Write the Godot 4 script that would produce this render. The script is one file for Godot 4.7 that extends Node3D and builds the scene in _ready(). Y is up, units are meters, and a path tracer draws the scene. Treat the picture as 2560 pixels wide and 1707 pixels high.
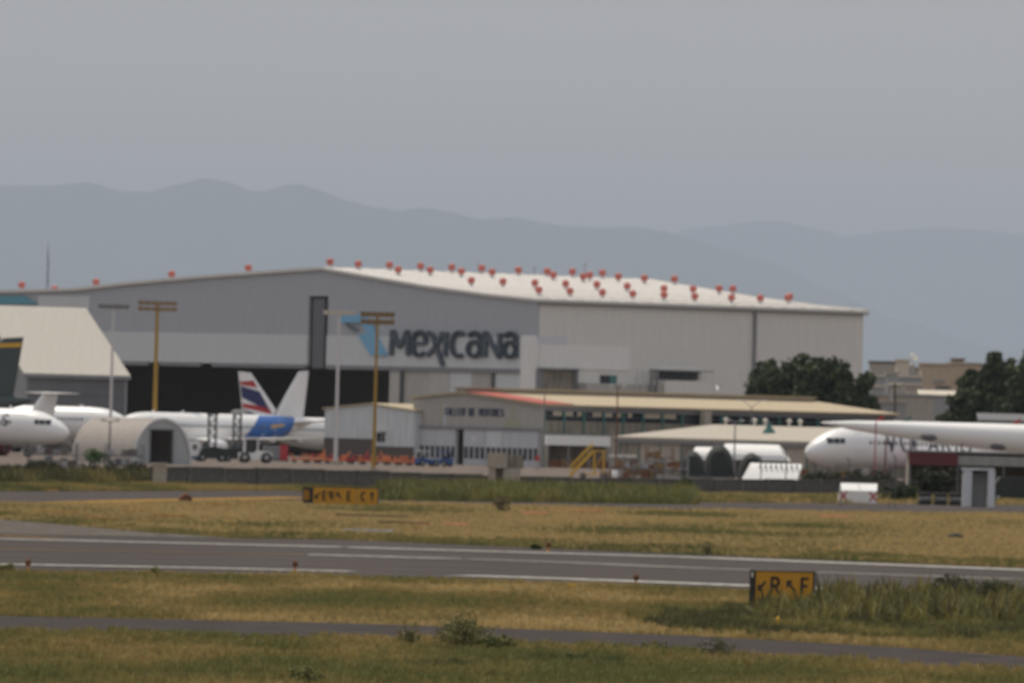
extends Node3D

# ---------------------------------------------------------------- the place
# Metres, y up. The photographer stands at x = 0, z = 0 with the lens 4.8 m above the field and looks along -z
# through a very long lens that is held about one and a half degrees off level.
const EYE := 4.8
const REACH := 28000.0      # focal length in pixels of the full-size photograph
const TILT := 0.026         # how far the lens is off level
const DROP := 213.5         # the horizon below the middle of the photograph, in its pixels

var rng := RandomNumberGenerator.new()
var grain_soft: NoiseTexture2D
var grain_rough: NoiseTexture2D
var grain_mottle: NoiseTexture2D
var mats := {}
var used := {}

func _ready():
	rng.seed = 20
	# ---- camera
	var cam := Camera3D.new()
	cam.name = "camera"
	cam.position = Vector3(0, EYE, 0)
	cam.basis = Basis(Vector3.RIGHT, atan(DROP / REACH)) * Basis(Vector3.BACK, TILT)
	cam.near = 1.0
	cam.far = 250000.0
	cam.fov = rad_to_deg(2.0 * atan(853.5 / REACH))
	var lens := CameraAttributesPhysical.new()
	lens.frustum_focal_length = 12.0 * REACH / 853.5
	lens.frustum_focus_distance = 60.0
	lens.exposure_aperture = 17.0
	lens.frustum_near = 1.0
	lens.frustum_far = 250000.0
	cam.attributes = lens
	add_child(cam)
	# ---- sky, air and exposure
	var env := Environment.new()
	env.background_mode = Environment.BG_SKY
	env.sky = make_sky()
	env.background_energy_multiplier = 1.0
	env.tonemap_mode = Environment.TONE_MAPPER_LINEAR
	env.tonemap_exposure = 1.07
	env.sdfgi_enabled = true
	env.ssao_enabled = true
	env.ssil_enabled = true
	env.fog_enabled = true
	env.fog_mode = Environment.FOG_MODE_EXPONENTIAL
	env.fog_light_color = Color(0.872, 0.93, 1.0)
	env.fog_density = 0.00002
	var around := WorldEnvironment.new()
	around.name = "surroundings"
	around.environment = env
	add_child(around)
	# ---- sun: high, a little behind the hangar and to the left, softened by thin haze
	var sun := DirectionalLight3D.new()
	sun.name = "sun"
	sun.light_color = Color(1.0, 0.955, 0.885)
	sun.light_energy = 0.84
	sun.light_angular_distance = 1.5
	sun.shadow_enabled = true
	sun.basis = Basis.looking_at(Vector3(0.22, -0.88, 0.36).normalized(), Vector3.UP)
	add_child(sun)
	# ---- the setting, then the large structures, then things
	make_materials()
	build_ground()
	build_mountains()
	build_hangar()
	build_workshop()
	build_low_workshop()
	build_cream_hall()
	build_white_shed()
	build_town()
	build_hut()
	build_walls()
	build_trees()
	build_aircraft()
	build_masts()
	build_apron_things()
	build_right_side()
	build_field_things()
	build_grass()

func make_sky() -> Sky:
	var w := 2048
	var h := 1024
	var im := Image.create(w, h, false, Image.FORMAT_RGBF)
	var n := FastNoiseLite.new()
	n.seed = 4
	n.frequency = 1.0
	n.fractal_octaves = 4
	for j in h:
		var el := (0.5 - (j + 0.5) / h) * PI
		var deg := rad_to_deg(el)
		# a hazy day: pale blue-grey air along the horizon, a thin even veil of cloud above
		var low := Color(0.60, 0.53, 0.47)
		var band := Color(0.63, 0.55, 0.485)
		var veil := Color(0.48, 0.46, 0.455)
		var high := Color(0.515, 0.535, 0.575)
		var c := low.lerp(band, smoothstep(0.2, 1.0, deg)).lerp(veil, smoothstep(1.2, 3.2, deg)).lerp(high, smoothstep(4.0, 40.0, deg))
		if j >= h / 2:
			im.fill_rect(Rect2i(0, j, w, 1), Color(0.2, 0.19, 0.17))
			continue
		for i in w:
			var az := (i + 0.5) / w * TAU
			var d := Vector3(cos(az) * cos(el), sin(el) * 5.0, sin(az) * cos(el))
			var k := n.get_noise_3dv(d * 3.0) * 0.08 + n.get_noise_3dv(d * 14.0) * 0.025
			im.set_pixel(i, j, c * (1.0 + k * smoothstep(0.3, 3.0, deg)))
	var pm := PanoramaSkyMaterial.new()
	pm.panorama = ImageTexture.create_from_image(im)
	pm.filter = true
	var s := Sky.new()
	s.sky_material = pm
	return s

# ---------------------------------------------------------------- placing
# where a mark measured on the photograph lies at the distance d along the line of sight
func line(px: float, py: float) -> Vector3:
	var dx := px - 1280.0
	var dy := py - 853.5
	return Vector3((dx + dy * TILT) / REACH, (DROP - (dy - dx * TILT)) / REACH, -1.0)

func at(px: float, py: float, d: float) -> Vector3:
	return Vector3(0, EYE, 0) + line(px, py) * d

func ground_x(px: float, d: float) -> Vector3:      # on the ground, d metres off
	var dy := DROP + EYE * REACH / d + (px - 1280.0) * TILT
	var p := at(px, 853.5 + dy, d)
	p.y = 0.0
	return p

func on_ground(px: float, py: float) -> Vector3:
	var l := line(px, py)
	return Vector3(0, EYE, 0) + l * (EYE / -l.y)

func on_plane(px: float, py: float, o: Node3D, normal: Vector3, through := Vector3.ZERO) -> Vector3:
	var inv := o.transform.affine_inverse()
	var e := inv * Vector3(0, EYE, 0)
	var l := inv.basis * line(px, py)
	return e + l * (normal.dot(through - e) / normal.dot(l))

func front(o: Node3D, px: float, py: float) -> Vector2:   # (z, y) on the gable front x = 0
	var p := on_plane(px, py, o, Vector3.RIGHT)
	return Vector2(p.z, p.y)

func side(o: Node3D, px: float, py: float) -> Vector2:    # (x, y) on the long side z = 0
	var p := on_plane(px, py, o, Vector3.BACK)
	return Vector2(p.x, p.y)

# ---------------------------------------------------------------- naming
func numbered(called: String) -> String:
	var n: int = used.get(called, 0)
	used[called] = n + 1
	return called if n == 0 else "%s_%03d" % [called, n]

func tag(o: Node, label: String, category: String, group := "", kind := ""):
	if label: o.set_meta("label", label)
	if category: o.set_meta("category", category)
	if group: o.set_meta("group", group)
	if kind: o.set_meta("kind", kind)
	return o

func thing(called: String, label: String, category: String, where: Vector3, turn := 0.0, group := "") -> Node3D:
	var o := Node3D.new()
	o.name = numbered(called)
	add_child(o)
	o.position = where
	o.rotation.y = turn
	tag(o, label, category, group)
	return o

func obj(called: String, st: SurfaceTool, m: Material, parent: Node = null) -> MeshInstance3D:
	st.generate_normals()
	return inst(called, st.commit(), m, parent)

func inst(called: String, mesh: Mesh, m: Material, parent: Node = null) -> MeshInstance3D:
	var o := MeshInstance3D.new()
	o.mesh = mesh
	if m: o.material_override = m
	if parent == null:
		o.name = numbered(called)
		add_child(o)
	else:
		var n := 0
		var nm := called
		while parent.has_node(nm):
			n += 1
			nm = "%s_%03d" % [called, n]
		o.name = nm
		parent.add_child(o, true)
	return o

func struct(called: String, st: SurfaceTool, m: Material) -> MeshInstance3D:
	var o := obj(called, st, m)
	o.set_meta("kind", "structure")
	return o

func dup(o: Node3D, called: String, label: String, where: Vector3, turn := 0.0) -> Node3D:
	var c: Node3D = o.duplicate()
	c.name = numbered(called)
	add_child(c)
	c.position = where
	c.rotation.y = turn
	if label: c.set_meta("label", label)
	return c

# ---------------------------------------------------------------- shapes
func S() -> SurfaceTool:
	var st := SurfaceTool.new()
	st.begin(Mesh.PRIMITIVE_TRIANGLES)
	st.set_smooth_group(-1)
	return st

func face(st: SurfaceTool, pts: Array, centre: Vector3):
	var mid := Vector3.ZERO
	for p in pts: mid += p
	mid /= pts.size()
	var nrm: Vector3 = (pts[2] - pts[0]).cross(pts[1] - pts[0])
	if nrm.dot(mid - centre) < 0.0:
		pts = pts.duplicate()
		pts.reverse()
	for k in range(1, pts.size() - 1):
		st.add_vertex(pts[0])
		st.add_vertex(pts[k])
		st.add_vertex(pts[k + 1])

func box(st: SurfaceTool, c: Vector3, s: Vector3, b := Basis()):
	var q := []
	for i in 8:
		q.append(c + b * (s * 0.5 * Vector3(1 if i & 1 else -1, 1 if i & 2 else -1, 1 if i & 4 else -1)))
	for f in [[0, 1, 3, 2], [4, 5, 7, 6], [0, 1, 5, 4], [2, 3, 7, 6], [0, 2, 6, 4], [1, 3, 7, 5]]:
		face(st, [q[f[0]], q[f[1]], q[f[2]], q[f[3]]], c)

func span(st: SurfaceTool, lo: Vector3, hi: Vector3):
	box(st, (lo + hi) * 0.5, (hi - lo).abs())

func prism(st: SurfaceTool, poly: Array, lo: float, hi: float, frame: Callable):
	# a flat outline given thickness: frame maps (u, v, depth) to a point
	var p2 := PackedVector2Array(poly)
	if Geometry2D.is_polygon_clockwise(p2): p2.reverse()
	var ix := Geometry2D.triangulate_polygon(p2)
	for k in range(0, ix.size(), 3):
		for d in [lo, hi]:
			var o: Array = [ix[k], ix[k + 1], ix[k + 2]] if d == hi else [ix[k], ix[k + 2], ix[k + 1]]
			for i in o: st.add_vertex(frame.call(p2[i].x, p2[i].y, d))
	for k in p2.size():
		var a := p2[k]
		var b := p2[(k + 1) % p2.size()]
		var q := [frame.call(a.x, a.y, lo), frame.call(b.x, b.y, lo), frame.call(b.x, b.y, hi), frame.call(a.x, a.y, hi)]
		for i in [0, 1, 2, 0, 2, 3]: st.add_vertex(q[i])

func on_x(u, v, d): return Vector3(d, v, u)       # outline in (z, y), thickness along x
func on_z(u, v, d): return Vector3(u, v, d)       # outline in (x, y), thickness along z
func on_y(u, v, d): return Vector3(u, d, v)       # outline in (x, z), thickness along y

func loft(st: SurfaceTool, rings: Array, smooth := true, caps := true):
	st.set_smooth_group(1 if smooth else -1)
	for r in rings.size() - 1:
		var a: Array = rings[r]
		var b: Array = rings[r + 1]
		for k in a.size():
			var j := (k + 1) % a.size()
			for p in [a[k], b[k], b[j], a[k], b[j], a[j]]: st.add_vertex(p)
	st.set_smooth_group(-1)
	if caps:
		for e in [0, rings.size() - 1]:
			var r: Array = rings[e]
			for k in range(1, r.size() - 1):
				for p in [r[0], r[k], r[k + 1]]: st.add_vertex(p)

func circle(c: Vector3, u: Vector3, v: Vector3, n := 12, from := 0.0, to := TAU) -> Array:
	var out := []
	for k in n:
		var a := from + (to - from) * k / (n if is_equal_approx(to - from, TAU) else n - 1)
		out.append(c + u * cos(a) + v * sin(a))
	return out

func tube(st: SurfaceTool, a: Vector3, b: Vector3, r0: float, r1 := -1.0, n := 8):
	if r1 < 0.0: r1 = r0
	var d := (b - a).normalized()
	var u := d.cross(Vector3.UP if absf(d.y) < 0.9 else Vector3.RIGHT).normalized()
	var v := d.cross(u)
	loft(st, [circle(a, u * r0, v * r0, n), circle(b, u * r1, v * r1, n)])

func lathe(st: SurfaceTool, base: Vector3, axis: Vector3, prof: Array, n := 14, caps := true):
	# prof holds (along, radius)
	var d := axis.normalized()
	var u := d.cross(Vector3.UP if absf(d.y) < 0.9 else Vector3.RIGHT).normalized()
	var v := d.cross(u)
	var rings := []
	for p in prof: rings.append(circle(base + d * p.x, u * p.y, v * p.y, n))
	loft(st, rings, true, caps)

func wheel(parent: Node3D, c: Vector3, r: float, w: float, axis := Vector3.BACK):
	var st := S()
	lathe(st, c - axis * w * 0.5, axis, [Vector2(0, r * 0.6), Vector2(0, r * 0.92), Vector2(w * 0.2, r), Vector2(w * 0.8, r), Vector2(w, r * 0.92), Vector2(w, r * 0.6)], 14)
	var o := obj("wheel", st, mats.tyre, parent)
	var s2 := S()
	lathe(s2, c - axis * (w * 0.5 + 0.01), axis, [Vector2(0, r * 0.2), Vector2(0, r * 0.5), Vector2(w + 0.02, r * 0.5), Vector2(w + 0.02, r * 0.2)], 12)
	obj("rim", s2, mats.grey_metal, o)

# ---------------------------------------------------------------- materials
func noise_tex(freq: float, lo: float, hi: float, sd: int, size := 512, octaves := 4) -> NoiseTexture2D:
	var n := FastNoiseLite.new()
	n.seed = sd
	n.frequency = freq
	n.fractal_octaves = octaves
	var t := NoiseTexture2D.new()
	t.width = size
	t.height = size
	t.seamless = true
	t.noise = n
	var g := Gradient.new()
	g.offsets = PackedFloat32Array([0.15, 0.85])
	g.colors = PackedColorArray([Color(lo, lo, lo), Color(hi, hi, hi)])
	t.color_ramp = g
	return t

func mat(called: String, r: float, g: float, b: float, rough := 0.8, metal := 0.0, tex: Texture2D = null, scale := Vector3.ONE) -> StandardMaterial3D:
	var m := StandardMaterial3D.new()
	m.resource_name = called
	m.albedo_color = Color(r, g, b).linear_to_srgb()
	m.roughness = rough
	m.metallic = metal
	if tex:
		m.albedo_texture = tex
		m.uv1_triplanar = true
		m.uv1_world_triplanar = true
		m.uv1_scale = scale
	mats[called] = m
	return m

func make_materials():
	grain_soft = noise_tex(0.012, 0.925, 1.0, 3)
	grain_rough = noise_tex(0.02, 0.66, 1.0, 9)
	grain_mottle = noise_tex(0.03, 0.70, 1.0, 14, 512, 5)
	var grain_faint := noise_tex(0.012, 0.965, 1.0, 5)
	var streak := Vector3(0.25, 0.03, 0.25)
	var even := Vector3(0.12, 0.12, 0.12)
	mat("hangar_upper", 0.43, 0.445, 0.48, 0.75, 0.0, grain_faint, streak)
	mat("hangar_lower", 0.62, 0.635, 0.645, 0.75, 0.0, grain_faint, streak)
	mat("hangar_side", 0.71, 0.68, 0.635, 0.75, 0.0, grain_faint, streak)
	mat("hangar_white", 0.78, 0.765, 0.74, 0.75, 0.0, grain_faint, streak)
	mat("hangar_roof", 0.74, 0.71, 0.67, 0.7, 0.0, grain_soft, even)
	mat("door_panel", 0.50, 0.49, 0.46, 0.8, 0.0, grain_soft, streak)
	mat("door_panel_warm", 0.46, 0.445, 0.41, 0.8, 0.0, grain_soft, streak)
	mat("dark_trim", 0.10, 0.10, 0.105, 0.7)
	mat("mid_grey", 0.24, 0.24, 0.25, 0.7, 0.0, grain_soft, streak)
	mat("old_paint", 0.60, 0.595, 0.63, 0.8)
	mat("teal_panel", 0.12, 0.33, 0.42, 0.6)
	mat("logo_blue", 0.19, 0.42, 0.62, 0.5)
	mat("logo_grey", 0.16, 0.17, 0.19, 0.6)
	mat("sign_slate", 0.075, 0.095, 0.12, 0.6)
	mat("vent_red", 0.52, 0.15, 0.12, 0.6)
	mat("grey_metal", 0.34, 0.34, 0.34, 0.45, 0.6)
	mat("pale_metal", 0.55, 0.55, 0.55, 0.5, 0.3)
	mat("workshop_wall", 0.42, 0.40, 0.375, 0.85, 0.0, grain_soft, streak)
	mat("workshop_panel", 0.52, 0.53, 0.56, 0.7, 0.0, grain_soft, streak)
	mat("workshop_roof", 0.49, 0.40, 0.27, 0.85, 0.0, grain_soft, even)
	mat("workshop_red", 0.46, 0.11, 0.08, 0.8, 0.0, grain_soft, even)
	mat("workshop_tan", 0.34, 0.30, 0.235, 0.85, 0.0, grain_rough, streak)
	mat("letter_blue", 0.035, 0.05, 0.10, 0.6)
	mat("lime_stain", 0.36, 0.36, 0.27, 0.85)
	mat("teal_post", 0.06, 0.17, 0.16, 0.6)
	mat("dark_glass", 0.018, 0.022, 0.028, 0.15)
	mat("reflection_pane", 0.52, 0.46, 0.35, 0.6)  # bright reflection in the window glass, put into the pane colour
	mat("cream_roof", 0.53, 0.495, 0.435, 0.75, 0.0, grain_soft, streak)
	mat("low_roof", 0.47, 0.42, 0.35, 0.85, 0.0, grain_soft, streak)
	mat("hall_grey", 0.16, 0.16, 0.17, 0.8, 0.0, grain_soft, streak)
	mat("hall_pale", 0.33, 0.33, 0.33, 0.8, 0.0, grain_soft, streak)
	mat("white_paint", 0.78, 0.78, 0.76, 0.45)
	mat("white_wall", 0.62, 0.64, 0.66, 0.8, 0.0, grain_soft, streak)
	mat("aircraft_white", 0.82, 0.81, 0.80, 0.35)
	mats.aircraft_white.clearcoat_enabled = true
	mats.aircraft_white.clearcoat = 0.4
	mat("belly_grey", 0.50, 0.50, 0.50, 0.4)
	mat("livery_blue", 0.02, 0.125, 0.42, 0.35)
	mat("livery_navy", 0.02, 0.025, 0.11, 0.4)
	mat("livery_red", 0.42, 0.03, 0.035, 0.4)
	mat("livery_gold", 0.55, 0.32, 0.07, 0.4)
	mat("livery_green", 0.045, 0.06, 0.058, 0.5)
	mat("livery_magenta", 0.42, 0.05, 0.32, 0.4)
	mat("livery_black", 0.06, 0.06, 0.075, 0.4)
	mat("yellow_band", 0.62, 0.35, 0.02, 0.5)
	mat("tyre", 0.02, 0.02, 0.02, 0.85)
	mat("rubber_black", 0.012, 0.012, 0.014, 0.9)
	mat("hut_wall", 0.50, 0.45, 0.405, 0.8, 0.0, grain_soft, streak)
	mat("hut_front", 0.40, 0.41, 0.42, 0.8, 0.0, grain_soft, streak)
	mat("mast_yellow", 0.34, 0.20, 0.025, 0.6)
	mat("mast_white", 0.58, 0.56, 0.55, 0.5)
	mat("lamp_brown", 0.26, 0.18, 0.09, 0.6)
	mat("lamp_pale", 0.66, 0.62, 0.56, 0.4)
	mat("concrete", 0.44, 0.385, 0.32, 0.9, 0.0, grain_soft, Vector3(0.3, 0.2, 0.3))
	mat("wall_dark", 0.145, 0.135, 0.12, 0.9, 0.0, grain_rough, Vector3(0.3, 0.15, 0.3))
	mat("wall_post", 0.23, 0.21, 0.19, 0.9, 0.0, grain_rough, Vector3(0.3, 0.15, 0.3))
	mat("brick_brown", 0.15, 0.12, 0.105, 0.9, 0.0, grain_rough, Vector3(0.4, 0.4, 0.4))
	mat("orange_paint", 0.62, 0.19, 0.06, 0.6)
	mat("rust_brown", 0.24, 0.10, 0.045, 0.85, 0.0, grain_rough, Vector3.ONE)
	mat("crate_wood", 0.33, 0.20, 0.09, 0.85, 0.0, grain_rough, Vector3.ONE)
	mat("stair_yellow", 0.66, 0.40, 0.03, 0.55)
	mat("tarp_dark", 0.028, 0.033, 0.03, 0.8)
	mat("tent_white", 0.80, 0.79, 0.77, 0.7)
	mat("tractor_blue", 0.03, 0.08, 0.26, 0.5)
	mat("maroon", 0.12, 0.018, 0.024, 0.6)
	mat("sign_black", 0.018, 0.018, 0.018, 0.55)
	mat("sign_yellow", 0.55, 0.265, 0.01, 0.55)
	mat("marker_yellow", 0.72, 0.42, 0.04, 0.6)
	mat("bark", 0.10, 0.075, 0.05, 0.95)
	mat("skin", 0.36, 0.20, 0.13, 0.6)
	mat("shirt_red", 0.42, 0.03, 0.035, 0.8)
	mat("trousers_pale", 0.45, 0.45, 0.47, 0.85)
	mat("hair_dark", 0.015, 0.012, 0.01, 0.7)
	mat("asphalt", 0.112, 0.097, 0.092, 0.9, 0.0, grain_mottle, Vector3(0.006, 0.05, 0.07))
	mat("asphalt_dark", 0.085, 0.073, 0.07, 0.9, 0.0, grain_mottle, Vector3(0.03, 0.08, 0.12))
	mat("shoulder", 0.17, 0.15, 0.13, 0.9, 0.0, grain_mottle, Vector3(0.05, 0.05, 0.05))
	mat("apron", 0.235, 0.195, 0.17, 0.9, 0.0, grain_mottle, Vector3(0.03, 0.03, 0.03))
	mat("line_white", 0.56, 0.54, 0.49, 0.8, 0.0, grain_rough, Vector3(0.15, 0.15, 0.15))
	mat("line_worn", 0.30, 0.28, 0.25, 0.8, 0.0, grain_rough, Vector3(0.15, 0.15, 0.15))
	mat("line_yellow", 0.42, 0.24, 0.06, 0.8, 0.0, grain_rough, Vector3(0.15, 0.15, 0.15))
	mat("orange_slab", 0.70, 0.38, 0.10, 0.85, 0.0, grain_rough, Vector3.ONE)
	mat("orange_strip", 0.66, 0.25, 0.11, 0.8)
	mat("soil", 0.15, 0.11, 0.052, 1.0, 0.0, grain_rough, Vector3(0.06, 0.06, 0.06))
	mat("mountain", 0.11, 0.12, 0.11, 1.0, 0.0, grain_rough, Vector3(0.0006, 0.0006, 0.0006))
	for nm in ["asphalt", "asphalt_dark", "shoulder", "apron", "soil", "line_white", "line_worn", "line_yellow"]:
		mats[nm].metallic_specular = 0.12
	for nm in ["leaf", "blade"]:
		var m := mat(nm, 1, 1, 1, 0.75)
		m.vertex_color_use_as_albedo = true
		m.backlight_enabled = true
		m.backlight = Color(0.42, 0.36, 0.14) if nm == "blade" else Color(0.1, 0.12, 0.04)
	mat("house_a", 0.42, 0.38, 0.33, 0.9, 0.0, grain_soft, Vector3(0.25, 0.25, 0.25))
	mat("house_b", 0.50, 0.39, 0.29, 0.9, 0.0, grain_soft, Vector3(0.25, 0.25, 0.25))
	mat("house_c", 0.34, 0.34, 0.34, 0.9, 0.0, grain_soft, Vector3(0.25, 0.25, 0.25))
	mat("house_roof", 0.58, 0.52, 0.43, 0.9)
	mat("bird_white", 0.85, 0.85, 0.83, 0.7)

# ---------------------------------------------------------------- ground
func strip(st: SurfaceTool, near_edge: Array, far_edge: Array, h: float, thick := 0.0):
	# a paved band between two edges that were read off the photograph as (x, y) marks
	var a := []
	var b := []
	for k in near_edge.size():
		a.append(on_ground(near_edge[k].x, near_edge[k].y) + Vector3.UP * h)
		b.append(on_ground(far_edge[k].x, far_edge[k].y) + Vector3.UP * h)
	for k in a.size() - 1:
		var steps := maxi(1, int(a[k].distance_to(a[k + 1]) / 40.0))
		for s in steps:
			var p: Vector3 = a[k].lerp(a[k + 1], float(s) / steps)
			var q: Vector3 = a[k].lerp(a[k + 1], (s + 1.0) / steps)
			var r: Vector3 = b[k].lerp(b[k + 1], (s + 1.0) / steps)
			var t: Vector3 = b[k].lerp(b[k + 1], float(s) / steps)
			face(st, [p, q, r, t], (p + r) * 0.5 + Vector3.DOWN)

func band(mid: Array, width: float, h: float) -> SurfaceTool:
	# a painted line of constant width along marks
	var st := S()
	for k in mid.size() - 1:
		var a := on_ground(mid[k].x, mid[k].y)
		var b := on_ground(mid[k + 1].x, mid[k + 1].y)
		var n := (b - a).cross(Vector3.UP).normalized() * width * 0.5
		face(st, [a - n + Vector3.UP * h, b - n + Vector3.UP * h, b + n + Vector3.UP * h, a + n + Vector3.UP * h], (a + b) * 0.5 + Vector3.DOWN)
	return st

func build_ground():
	var st := S()
	var xs := [-200000.0, -50000.0, -15000.0, -4000.0, -1200.0, -500.0, -240.0, -120.0, -60.0, 0.0, 60.0, 120.0, 240.0, 500.0, 1200.0, 4000.0, 15000.0, 50000.0, 200000.0]
	var zs := [400.0, 100.0, -50.0, -150.0, -220.0, -280.0, -340.0, -420.0, -500.0, -600.0, -700.0, -800.0, -950.0, -1150.0, -1400.0, -1800.0, -2600.0, -5000.0, -15000.0, -50000.0, -200000.0]
	for i in xs.size() - 1:
		for j in zs.size() - 1:
			face(st, [Vector3(xs[i], 0, zs[j]), Vector3(xs[i + 1], 0, zs[j]), Vector3(xs[i + 1], 0, zs[j + 1]), Vector3(xs[i], 0, zs[j + 1])], Vector3(xs[i], -50, zs[j]))
	tag(struct("ground", st, mats.soil), "dry grassy airfield ground reaching out to the hills", "ground")
	st = S()
	strip(st, [Vector2(-500, 1572), Vector2(0, 1581), Vector2(860, 1595), Vector2(1280, 1609), Vector2(1720, 1629), Vector2(2250, 1662), Vector2(2560, 1683), Vector2(3100, 1722)],
		[Vector2(-500, 1532), Vector2(0, 1541), Vector2(860, 1559), Vector2(1280, 1573), Vector2(1720, 1590), Vector2(2250, 1620), Vector2(2560, 1644), Vector2(3100, 1684)], 0.02)
	tag(struct("service_road", st, mats.asphalt_dark), "narrow dark asphalt service road crossing the grass in the foreground", "road")
	st = S()
	strip(st, [Vector2(-500, 1417), Vector2(0, 1430), Vector2(860, 1443), Vector2(1720, 1472), Vector2(2560, 1502), Vector2(3100, 1520)],
		[Vector2(-500, 1326), Vector2(0, 1335), Vector2(860, 1350), Vector2(1720, 1386), Vector2(2560, 1421), Vector2(3100, 1444)], 0.02)
	tag(struct("runway", st, mats.asphalt), "wide grey asphalt runway with white edge lines across the airfield", "runway")
	st = S()
	strip(st, [Vector2(-500, 1327), Vector2(0, 1336), Vector2(290, 1342), Vector2(560, 1347)],
		[Vector2(-500, 1288), Vector2(0, 1299), Vector2(290, 1325), Vector2(560, 1345.5)], 0.032)
	tag(struct("runway_shoulder", st, mats.shoulder), "pale tapering paved shoulder joining the runway on the left", "pavement")
	st = S()
	strip(st, [Vector2(-500, 1248), Vector2(0, 1261), Vector2(700, 1251), Vector2(1000, 1254), Vector2(1720, 1273), Vector2(2560, 1284), Vector2(3200, 1297)],
		[Vector2(-500, 1216), Vector2(0, 1229), Vector2(700, 1227), Vector2(1000, 1236), Vector2(1720, 1256), Vector2(2560, 1262), Vector2(3200, 1276)], 0.02)
	tag(struct("taxiway", st, mats.asphalt), "grey asphalt taxiway running in front of the dark boundary wall", "taxiway")
	st = S()
	for i in 14:
		for j in 11:
			var p := Vector3(-260 + i * 40, 0.02, -960 - j * 90)
			face(st, [p, p + Vector3(40, 0, 0), p + Vector3(40, 0, -90), p + Vector3(0, 0, -90)], p + Vector3.DOWN)
	tag(struct("apron", st, mats.apron), "pale concrete apron in front of the hangars and workshops", "apron")
	# painted lines
	var e := 0.036
	tag(struct("runway_edge_line", band([Vector2(-400, 1339), Vector2(0, 1348), Vector2(860, 1369), Vector2(1720, 1394), Vector2(2560, 1426), Vector2(3000, 1443)], 3.2, e), mats.line_white), "white painted line along the far edge of the runway", "runway marking")
	tag(struct("runway_edge_line", band([Vector2(-400, 1405), Vector2(0, 1412), Vector2(440, 1420), Vector2(880, 1430)], 2.3, e), mats.line_white), "white painted line along the near runway edge, left stretch before the gap", "runway marking")
	tag(struct("runway_edge_line", band([Vector2(1150, 1440), Vector2(1430, 1449), Vector2(1720, 1460), Vector2(2200, 1478), Vector2(2560, 1491), Vector2(3000, 1507)], 3.0, e), mats.line_white), "white painted line along the near runway edge, right stretch running to the yellow sign", "runway marking")
	tag(struct("runway_centre_line", band([Vector2(-400, 1365), Vector2(0, 1373), Vector2(760, 1388)], 0.7, e), mats.line_yellow), "thin orange line along the middle of the runway", "runway marking")
	tag(struct("runway_centre_line", band([Vector2(770, 1388), Vector2(960, 1393), Vector2(1150, 1398)], 2.6, e), mats.line_white), "bright white painted line in the middle of the runway", "runway marking")
	tag(struct("runway_centre_line", band([Vector2(1150, 1398), Vector2(1430, 1408), Vector2(1720, 1421), Vector2(2100, 1434), Vector2(2560, 1450)], 3.0, e), mats.line_worn), "worn pale line in the middle of the runway, fading to the right", "runway marking")
	tag(struct("shoulder_line", band([Vector2(225, 1336), Vector2(400, 1340), Vector2(520, 1344)], 2.5, 0.044), mats.line_worn), "worn white line on the paved shoulder beside the runway", "runway marking")
	tag(struct("turn_off_line", band([Vector2(-300, 1328), Vector2(0, 1341), Vector2(140, 1348)], 1.0, 0.05), mats.line_yellow), "orange line curving off the runway at the left", "runway marking")
	tag(struct("taxiway_line", band([Vector2(-300, 1250), Vector2(160, 1258), Vector2(350, 1252), Vector2(760, 1244)], 3.0, e), mats.line_yellow), "yellow line along the near edge of the taxiway", "taxiway marking")
	tag(struct("apron_line", band([Vector2(1040, 1170.5), Vector2(1100, 1172)], 12.0, e), mats.line_yellow), "short yellow stripe painted on the apron below the blue tractors", "apron marking")
	tag(struct("apron_line", band([Vector2(770, 1164), Vector2(815, 1165)], 12.0, e), mats.line_yellow), "short yellow stripe painted on the apron behind the boundary wall", "apron marking")

# ---------------------------------------------------------------- far mountains
func profile(pts: Array, x: float) -> float:
	for k in pts.size() - 1:
		if x <= pts[k + 1].x:
			var t: float = clampf((x - pts[k].x) / (pts[k + 1].x - pts[k].x), 0, 1)
			t = t * t * (3.0 - 2.0 * t) * 0.5 + t * 0.5
			return lerpf(pts[k].y, pts[k + 1].y, t)
	return pts[-1].y

func range_of_hills(label: String, pts: Array, d: float, deep: float, sd: int):
	var n := FastNoiseLite.new()
	n.seed = sd
	n.frequency = 0.00012
	n.fractal_octaves = 5
	var st := S()
	var cols := 220
	var rows := 18
	var grid := []
	var left: float = pts[0].x
	var right: float = pts[-1].x
	for j in rows + 1:
		var row := []
		var t := float(j) / rows
		for i in cols + 1:
			var px: float = lerpf(left, right, float(i) / cols)
			var top := at(px, profile(pts, px), d)
			var z := -d + deep * t
			var h: float = top.y * pow(1.0 - t, 1.25)
			h += n.get_noise_2d(top.x, z) * 420.0 * sin(t * PI) + absf(n.get_noise_2d(top.x * 3.0, z * 3.0)) * 40.0 * (1.0 - t)
			row.append(Vector3(top.x, maxf(h, -3.0) if j < rows else -5.0, z))
		grid.append(row)
	st.set_smooth_group(1)
	for j in rows:
		for i in cols:
			for p in [grid[j][i], grid[j][i + 1], grid[j + 1][i + 1], grid[j][i], grid[j + 1][i + 1], grid[j + 1][i]]: st.add_vertex(p)
	# back slope
	for i in cols:
		var a: Vector3 = grid[0][i]
		var b: Vector3 = grid[0][i + 1]
		var a2 := Vector3(a.x, -5, a.z - deep * 0.4)
		var b2 := Vector3(b.x, -5, b.z - deep * 0.4)
		for p in [a2, b2, b, a2, b, a]: st.add_vertex(p)
	tag(struct("mountains", st, mats.mountain), label, "mountains")

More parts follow.
